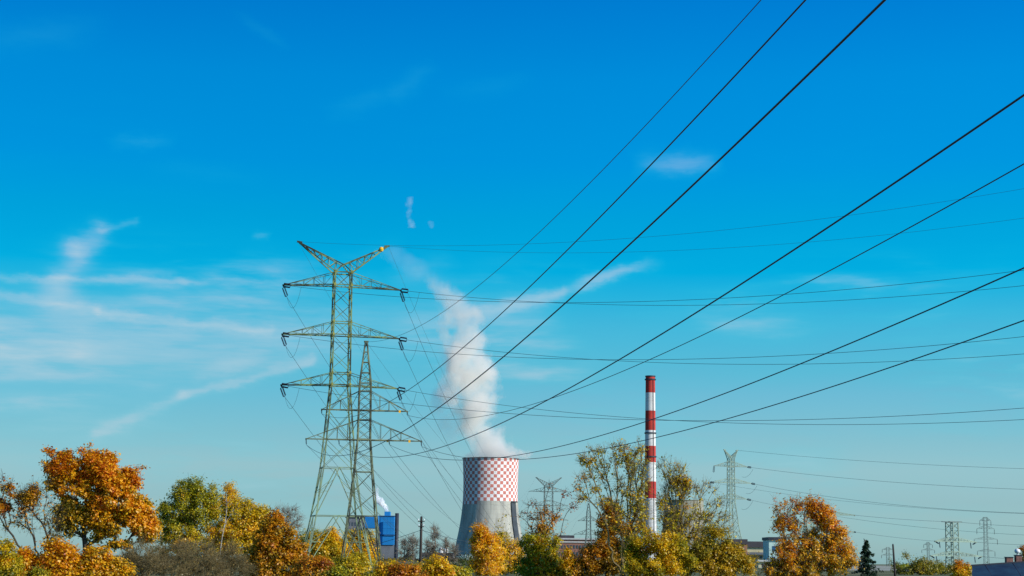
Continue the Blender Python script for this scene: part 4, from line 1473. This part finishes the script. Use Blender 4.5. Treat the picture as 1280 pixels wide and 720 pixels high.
for i, (x, y, rx, ry, sh, pal, lab) in enumerate(rb):
    tree(lab, x, 118 + 7 * (i % 4), [(x, y, rx, ry, 1.1, sh), (x - rx * .5, y + 7, rx * .7, ry, 1, sh), (x + rx * .5, y + 8, rx * .7, ry, 1, sh)], pal, name='bush', cat='bush',
         leaf=2.9, per=34, spread=6.5, tint=.5, twigs=3, twig_len=9, r0=.06, group='autumn bushes along the foreground', lowest=.02, trunk_to=.5)
for x, top, rx, lab in ((506, 675, 7, 'bare grey poplar right of the dark stack'), (516, 668, 6, 'taller bare poplar left of the wooden pole'), (534, 676, 5, 'bare poplar right behind the wooden pole'),
                        (543, 658, 5.5, 'tallest slender bare poplar between pole and cooling tower'), (558, 674, 6, 'bare poplar beside the white silo'), (568, 682, 5, 'small bare tree at the left foot of the cooling tower')):
    h = 704 - top
    tree(lab, x, 640, [(x, top + h * .2, rx * .55, h * .2, 2.2), (x, top + h * .5, rx, h * .3, 1.8), (x, top + h * .75, rx * .8, h * .2, 1.5)], 'brown', name='bare_tree', cat='poplar',
         leaf=1.6, per=2, spread=4, twigs=14, twig_len=9, bark='barkfar', group='bare poplars left of the cooling tower', twig_w=1.0, r0=.3, trunk_to=.85, hole=-9, full=1.6)
tree('small dark green round tree left of the green sign', 578, 420, [(574, 705, 12, 8, 1), (586, 711, 12, 7, 1), (566, 712, 8, 6, 1)], 'green', leaf=2.0, per=34, spread=5, twigs=1, r0=.15, lowest=.04)

# --- in front of the cooling tower
tree('bright amber birch in front of the cooling tower', 606, 190, [(602, 664, 8, 7, 1.1, .05), (603, 676, 13, 12, 1.1), (606, 686, 15, 14, 1.1), (617, 678, 9, 10, 1), (614, 693, 15, 18, 1.1), (598, 696, 10, 14, 1), (608, 712, 20, 12, 1, -.05)],
     'gold', name='birch_tree', cat='birch', leaf=2.2, per=62, spread=5.5, tint=.76, tvar=.08, full=2.4, hole=-9, twigs=2, r0=.16, droop=.35, bark='birch', trunk_to=.85)
tree('paler yellow birch directly right of the bright amber one', 634, 200, [(630, 655, 9, 15, .35, -.2), (628, 678, 11, 14, .9, -.12), (640, 690, 13, 16, 1, .05), (632, 706, 18, 14, 1), (650, 706, 10, 14, .9, -.1)],
     'gold', name='birch_tree', cat='birch', leaf=2.2, per=46, spread=6, tint=.58, tvar=.10, full=2.2, hole=-9, twigs=4, twig_len=9, r0=.16, droop=.3, bark='birch', trunk_to=.85)
tree('thin tree with sparse rust leaves behind the olive tree right of the cooling tower', 679, 205,
     [(665, 632, 10, 7, .3, .25), (655, 644, 6, 5, .5, .3), (672, 645, 10, 6, .6, .25), (684, 647, 12, 9, .9, .1), (680, 660, 9, 10, 1), (700, 640, 8, 8, .3, .25), (668, 665, 8, 8, .7), (697, 664, 6, 8, .4), (707, 617, 4, 3, .8, .3), (715, 634, 4, 3, .8, .3), (680, 615, 12, 10, .12)],
     'rust', leaf=2.5, per=30, spread=5, tint=.5, twigs=8, twig_len=12, r0=.15, bark='bark', spur=.5, trunk_to=.55, alpha=.7, wob=.5, twig_w=1.1)
tree('olive green leafy tree with yellowing right side, right of the cooling tower', 680, 150,
     [(664, 682, 14, 13, 1, -.12), (684, 684, 16, 16, 1, .0), (676, 700, 24, 14, 1, -.05), (704, 700, 14, 17, 1, .28), (658, 708, 14, 12, 1, -.15), (714, 712, 12, 12, 1, .3), (690, 716, 30, 9, 1, .1)],
     'olive', leaf=2.7, per=46, spread=5.5, tint=.74, tvar=.14, twigs=3, r0=.15, lowest=.05, hole=-2.3)

# --- the tall sparse trees in front of the chimney
tree('tall half bare ash with leaf tufts round its rim, left of the chimney', 781, 142,
     [(737, 577, 12, 5, .9, .15), (728, 598, 7, 4, .8, .5), (746, 594, 12, 5, .8, .1), (755, 584, 9, 4, .7), (752, 567, 11, 4, .7, .0), (773, 562, 13, 4, .75), (785, 572, 15, 6, .7), (800, 566, 9, 7, .7, .1),
      (724, 610, 6, 4, .75, .3), (744, 610, 9, 5, .75, .15), (731, 622, 8, 4, .7, .2), (726, 636, 6, 3, .75, .3), (776, 590, 22, 12, .35), (765, 608, 20, 10, .35, .0), (795, 596, 12, 18, .4), (788, 630, 16, 18, .4), (757, 627, 10, 6, .5, .1), (803, 583, 8, 9, .6),
      (783, 613, 12, 8, .5), (798, 640, 14, 16, .45, .1), (770, 640, 14, 16, .4, .1), (806, 612, 8, 14, .5), (785, 655, 20, 16, .7, .15), (795, 625, 12, 14, .6), (776, 575, 14, 7, .6), (790, 585, 12, 8, .5), (800, 668, 12, 12, .7, .2), (740, 590, 10, 8, .5)],
     'ash', name='ash_tree', cat='ash', leaf=3.0, per=22, spread=6, tint=.52, tvar=.16, twigs=11, twig_len=13, twig_w=1.2, r0=.13, bark='barkscrub', spur=.4, trunk_to=.30, stems=3, alpha=.85, wob=.4, full=1.3, dens=1.35)
tree('dense rust amber tree below the half bare ash', 760, 150,
     [(763, 636, 10, 11, 1.1, .1), (762, 655, 13, 14, 1.1), (759, 676, 17, 16, 1.0, .05), (746, 698, 22, 16, 1, .0), (772, 700, 20, 18, 1, -.15), (782, 676, 12, 18, .8, -.2), (735, 710, 16, 12, 1, -.05), (790, 696, 12, 18, .8, -.2)],
     'rust', leaf=2.4, per=54, spread=5.5, tint=.34, tvar=.14, twigs=3, r0=.18, droop=.3, full=2)
tree('sparse tree with yellow green leaf tufts, right of the chimney', 852, 143,
     [(838, 596, 11, 8, .6), (848, 590, 10, 6, .6), (842, 606, 9, 9, .75), (853, 607, 11, 8, 1.2, .05), (848, 620, 14, 9, .7), (828, 580, 8, 9, .35), (832, 628, 10, 14, .6), (864, 618, 12, 12, .4), (880, 620, 16, 14, .2), (893, 640, 14, 18, .18), (838, 650, 14, 16, .6),
      (866, 645, 18, 16, .55), (900, 658, 14, 16, .25), (840, 642, 8, 8, .75), (848, 668, 20, 14, .7, .1), (874, 668, 16, 14, .5), (906, 640, 8, 12, .12)],
     'ash', name='ash_tree', cat='ash', leaf=2.9, per=23, spread=6, tint=.52, tvar=.14, twigs=12, twig_len=14, twig_w=1.2, r0=.13, bark='barkscrub', spur=.4, trunk_to=.30, stems=3, alpha=.85, wob=.4, full=1.3, dens=1.4)
tree('amber yellow tree at the chimney\'s foot', 822, 137, [(800, 690, 16, 18, 1, -.05), (825, 684, 18, 18, 1, .05), (840, 700, 16, 18, 1, .08), (812, 708, 26, 14, 1), (793, 712, 12, 12, 1, -.1), (846, 680, 12, 14, .8, -.2), (812, 672, 16, 12, .6, -.1), (792, 694, 12, 20, .9, -.25), (856, 700, 12, 16, .9, -.2)],
     'gold', leaf=2.6, per=50, spread=6, tint=.50, tvar=.14, twigs=3, r0=.15, lowest=.05)
tree('olive tree with amber lower leaves in front of the pale green pylon\'s legs', 893, 139, [(894, 672, 18, 14, 1, -.1), (880, 690, 22, 16, 1, -.05), (908, 692, 18, 14, 1, .05), (865, 706, 18, 14, 1, .12), (900, 710, 30, 12, 1, .2), (926, 708, 14, 12, 1, .3), (920, 696, 14, 12, .8, .1), (868, 684, 12, 14, .8, -.1), (855, 700, 14, 16, .9, -.1), (880, 676, 10, 10, .6), (932, 706, 10, 12, .9, .1)],
     'dull', leaf=2.6, per=50, spread=6.5, tint=.80, tvar=.15, twigs=3, r0=.15, lowest=.05)

# --- right
tree('bright orange maple with a thinning top, standing alone right of the pale green pylon', 1012, 150,
     [(985, 638, 20, 12, .6, .12), (1003, 630, 18, 9, .55, .15), (1022, 638, 14, 11, 1.1, .12), (1034, 652, 14, 12, 1.1, .08), (985, 655, 14, 9, 1, .1), (974, 661, 10, 6, .7, .08), (1005, 652, 14, 10, .4, .05), (1048, 668, 10, 10, 1, .05),
      (1020, 676, 22, 12, .9, -.06), (1046, 682, 16, 12, 1, -.08), (990, 678, 14, 12, .8, .02), (982, 698, 18, 14, 1, .02), (1010, 696, 20, 14, .9, -.1), (1040, 703, 24, 14, 1, -.12), (1062, 694, 10, 12, .8, -.05), (1000, 714, 40, 10, 1, -.06), (970, 712, 14, 10, 1, 0)],
     'maple', name='maple_tree', cat='maple', leaf=2.9, per=40, spread=5.2, tint=.48, tvar=.09, twigs=6, twig_len=11, r0=.24, bark='barkpale', trunk_to=.4, spur=.2, alpha=.6, wob=.5, hole=-2.4, full=1.9)
spruce('small dark spruce right of the orange maple', 1083.5, 260, 675, 716, 20)
tree('round olive tree with brownish top right of the leaning pole', 1140, 300, [(1140, 703, 20, 9, 1, .08), (1128, 711, 16, 11, 1), (1154, 710, 17, 11, 1), (1142, 716, 28, 9, 1, -.05), (1142, 699, 15, 6, 1, .12), (1166, 716, 12, 9, 1)],
     'dull', leaf=2.0, per=44, spread=5, tint=.55, twigs=3, twig_len=6, r0=.25, lowest=.05)
tree('smaller olive tree in front of the flat topped pylon', 1176, 320, [(1178, 709, 13, 8, 1), (1170, 716, 12, 8, 1), (1188, 714, 12, 8, 1)],
     'dull', leaf=2.0, per=40, spread=5, tint=.50, twigs=2, r0=.2, lowest=.05)
tree('small orange and yellow tree against the blue roofed house', 1201, 210, [(1200, 706, 9, 5, 1.1, .3), (1196, 713, 9, 7, 1, .1), (1208, 714, 8, 8, 1, -.15), (1202, 718, 12, 6, 1, -.1)],
     'gold', leaf=2.3, per=40, spread=5, tint=.66, twigs=2, r0=.12, lowest=.05)
tree('rust leaved tree cut off by the right edge behind the house chimneys', 1284, 200, [(1281, 690, 6, 8, 1), (1290, 696, 10, 14, 1), (1284, 702, 9, 8, 1, -.05)],
     'rust', leaf=2.4, per=40, spread=5, tint=.6, twigs=3, r0=.12)
# low far hedges and woods closing the plain
def wood(label, x0, x1, Y, hpx, n, pal, tint):
    rng = np.random.default_rng(int(x0 + Y))
    k = Y / FPX
    C = []
    for i in range(n):
        x = rng.uniform(x0, x1); h = hpx * (.55 + .45 * math.sin(x * .31 + Y) * math.sin(x * .12 + 1)) * rng.uniform(.8, 1.1)
        c = gx(x, Y + rng.uniform(-30, 30))
        m = 26
        v = rng.normal(size=(m, 3)) * np.array([2.2, 3.0, .30 * h]) * k
        v[:, 2] = np.abs(v[:, 2] + h * k * .55)
        C.append(c + v)
    C = np.vstack(C)
    V, F = leaf_cards(rng, C, 2.3 * k, aspect=.8)
    o = newobj('distant_wood', quick_mesh('distant_wood', V, F, LM[pal], np.clip(rng.normal(tint, .2, len(C)), 0, 1)))
    tag(o, label, 'wood', kind='stuff')


wood('low far hedge line left of the cooling tower', 300, 640, 1250, 5, 260, 'brown', .35)
wood('low far hedge line below the brick factory', 640, 950, 820, 6, 240, 'olive', .35)
wood('low far hedge line at the right behind the round olive trees', 1120, 1330, 760, 6, 200, 'olive', .3)

# ------------------------------------------------------------------ steam
def steam_mat(name, zmax, cx, rad, den, density, scale, amp, soft, col=(1, 1, 1), seed=0.0):
    """cx, rad, den: lists of (0..1 up the plume, value in metres / factor)"""
    m = bpy.data.materials.new(name)
    m.use_nodes = True
    t = NT(m.node_tree)
    m.node_tree.nodes.clear()
    tc = t.node('ShaderNodeTexCoord').outputs['Object']
    sp = t.node('ShaderNodeSeparateXYZ'); t.l.new(tc, sp.inputs[0])
    zf = t.m('DIVIDE', sp.outputs[2], zmax, clamp=True)
    lo = min(v for _, v in cx) - 1; hi = max(v for _, v in cx) + 1
    c = t.ramp(zf, [(p, ((v - lo) / (hi - lo),) * 3) for p, v in cx])
    c = t.m('MULTIPLY_ADD', c, hi - lo, lo)
    rm = max(v for _, v in rad)
    r = t.m('MULTIPLY', t.ramp(zf, [(p, (v / rm,) * 3) for p, v in rad]), rm)
    n1 = t.noise(tc, scale, 5, .58, out=0)
    mp = t.node('ShaderNodeMapping'); mp.inputs['Location'].default_value = (seed, 3.7, 11.3); t.l.new(tc, mp.inputs[0])
    n2 = t.noise(mp.outputs[0], scale * .45, 2, .5)
    dx = t.m('SUBTRACT', t.m('MULTIPLY_ADD', t.m('SUBTRACT', n2, .5), amp * 2.2, sp.outputs[0]), c)
    dist = t.m('SQRT', t.m('ADD', t.m('MULTIPLY', dx, dx), t.m('MULTIPLY', sp.outputs[1], sp.outputs[1])))
    e = t.m('SUBTRACT', r, dist)
    e = t.m('MULTIPLY_ADD', t.m('SUBTRACT', n1, .5), amp * 4, e)
    e = t.m('DIVIDE', e, soft, clamp=True)
    e = t.m('MULTIPLY', e, t.m('MULTIPLY', t.m('SUBTRACT', n1, .22, clamp=True), 2.6))
    dn = t.ramp(zf, [(p, (v,) * 3) for p, v in den])
    d = t.m('MULTIPLY', t.m('MULTIPLY', e, dn), density)
    v = t.node('ShaderNodeVolumePrincipled')
    v.inputs['Color'].default_value = (*col, 1)
    v.inputs['Anisotropy'].default_value = 0.0
    t.l.new(d, v.inputs['Density'])
    o = t.node('ShaderNodeOutputMaterial'); t.l.new(v.outputs[0], o.inputs['Volume'])
    return m


def steam(label, path, Y, density, scale, amp, soft, dens, name='steam_plume', z_bottom=None, seed=0.0, col=(1, 1, 1), cat='steam'):
    """path: (row, centre column, half width in photo pixels) from the bottom up"""
    k = Y / FPX
    b = at(path[0][1], path[0][0], Y)
    Z = [at(p[1], p[0], Y)[2] - b[2] for p in path]
    X = [at(p[1], p[0], Y)[0] - b[0] for p in path]
    R = [p[2] * k for p in path]
    m = MB()
    rings = 12
    pr = []
    n0 = 0
    for z, x, r in zip(Z, X, R):
        rr = r + amp * 1.3 + soft * .3
        for q in range(rings):
            a = 2 * math.pi * q / rings
            m.v.append((x + rr * math.cos(a), rr * math.sin(a), z))
    for i in range(len(Z) - 1):
        for q in range(rings):
            A, B = i * rings, (i + 1) * rings
            m.f.append((A + q, A + (q + 1) % rings, B + (q + 1) % rings, B + q)); m.mi.append(0)
    m.f.append(tuple(range(rings - 1, -1, -1))); m.f.append(tuple(range((len(Z) - 1) * rings, len(Z) * rings))); m.mi += [0, 0]
    zm = Z[-1]
    mat = steam_mat('steam', zm, [(z / zm, x) for z, x in zip(Z, X)], [(z / zm, r) for z, r in zip(Z, R)], [(z / zm, d) for z, d in zip(Z, dens)], density, scale, amp, soft, col, seed)
    o = m.build(name, mat)
    o.location = [float(c) for c in b]
    return tag(o, label, cat)


steam('white column of steam rising from the chequered cooling tower and drifting left',
      [(574.5, 614, 34), (567, 612, 34), (556, 606, 31), (540, 600, 30), (520, 594, 31), (500, 591, 29), (480, 590, 26), (460, 591, 25), (440, 587, 26), (420, 582, 25), (400, 576, 22), (385, 571, 22), (370, 562, 20), (358, 554, 18), (346, 549, 13), (336, 546, 8)],
      YT, .085, .030, 26.0, 18.0, [.8, .9, .95, .95, .95, .95, .95, 1, .95, .78, .52, .36, .26, .18, .10, .0], col=(1, .965, .915))
steam('thin veil of steam left of the main white plume', [(560, 562, 10), (540, 560, 16), (510, 556, 17), (480, 556, 18), (450, 558, 14), (420, 556, 10), (395, 552, 10), (375, 548, 8)], YT + 30, .035, .03, 12, 18, [.2, .6, .9, 1, .7, .5, .5, 0], seed=40.0)
steam('small torn wisp of steam high above the pylon, the taller of two', [(285, 514, 6), (280, 514, 6), (268, 511, 4), (256, 511, 5), (247, 513, 6), (245, 514, 3)], YT, .05, .10, 3.5, 5, [.6, .9, .8, .8, .8, .1], name='steam_wisp', seed=9.0)
steam('small round puff of steam right of the torn wisp', [(286.5, 539, 3), (284, 539, 5), (277, 538, 5), (275, 538, 3)], YT, .035, .10, 2.0, 5, [.3, .8, .8, .2], name='steam_wisp', seed=17.0)
steam('faint smoky cloud tail drifting left above the plume', [(352, 520, 18), (340, 515, 26), (325, 505, 30), (312, 492, 22), (306, 486, 10)], YT + 60, .0055, .03, 10, 16, [.2, .8, .9, .7, 0], name='steam_wisp', seed=23.0)
steam('small white puff rising from the vent of the blue boiler house', [(639.2, 483.5, 2.6), (636, 482, 3.8), (631, 478, 5.6), (626, 474.5, 5.2), (620, 472, 3.6), (612, 471, 2.4), (607, 470.5, 1.6)], 1815, 1.2, .16, 2.2, 1.6, [1, 1, 1, .9, .45, .25, 0])
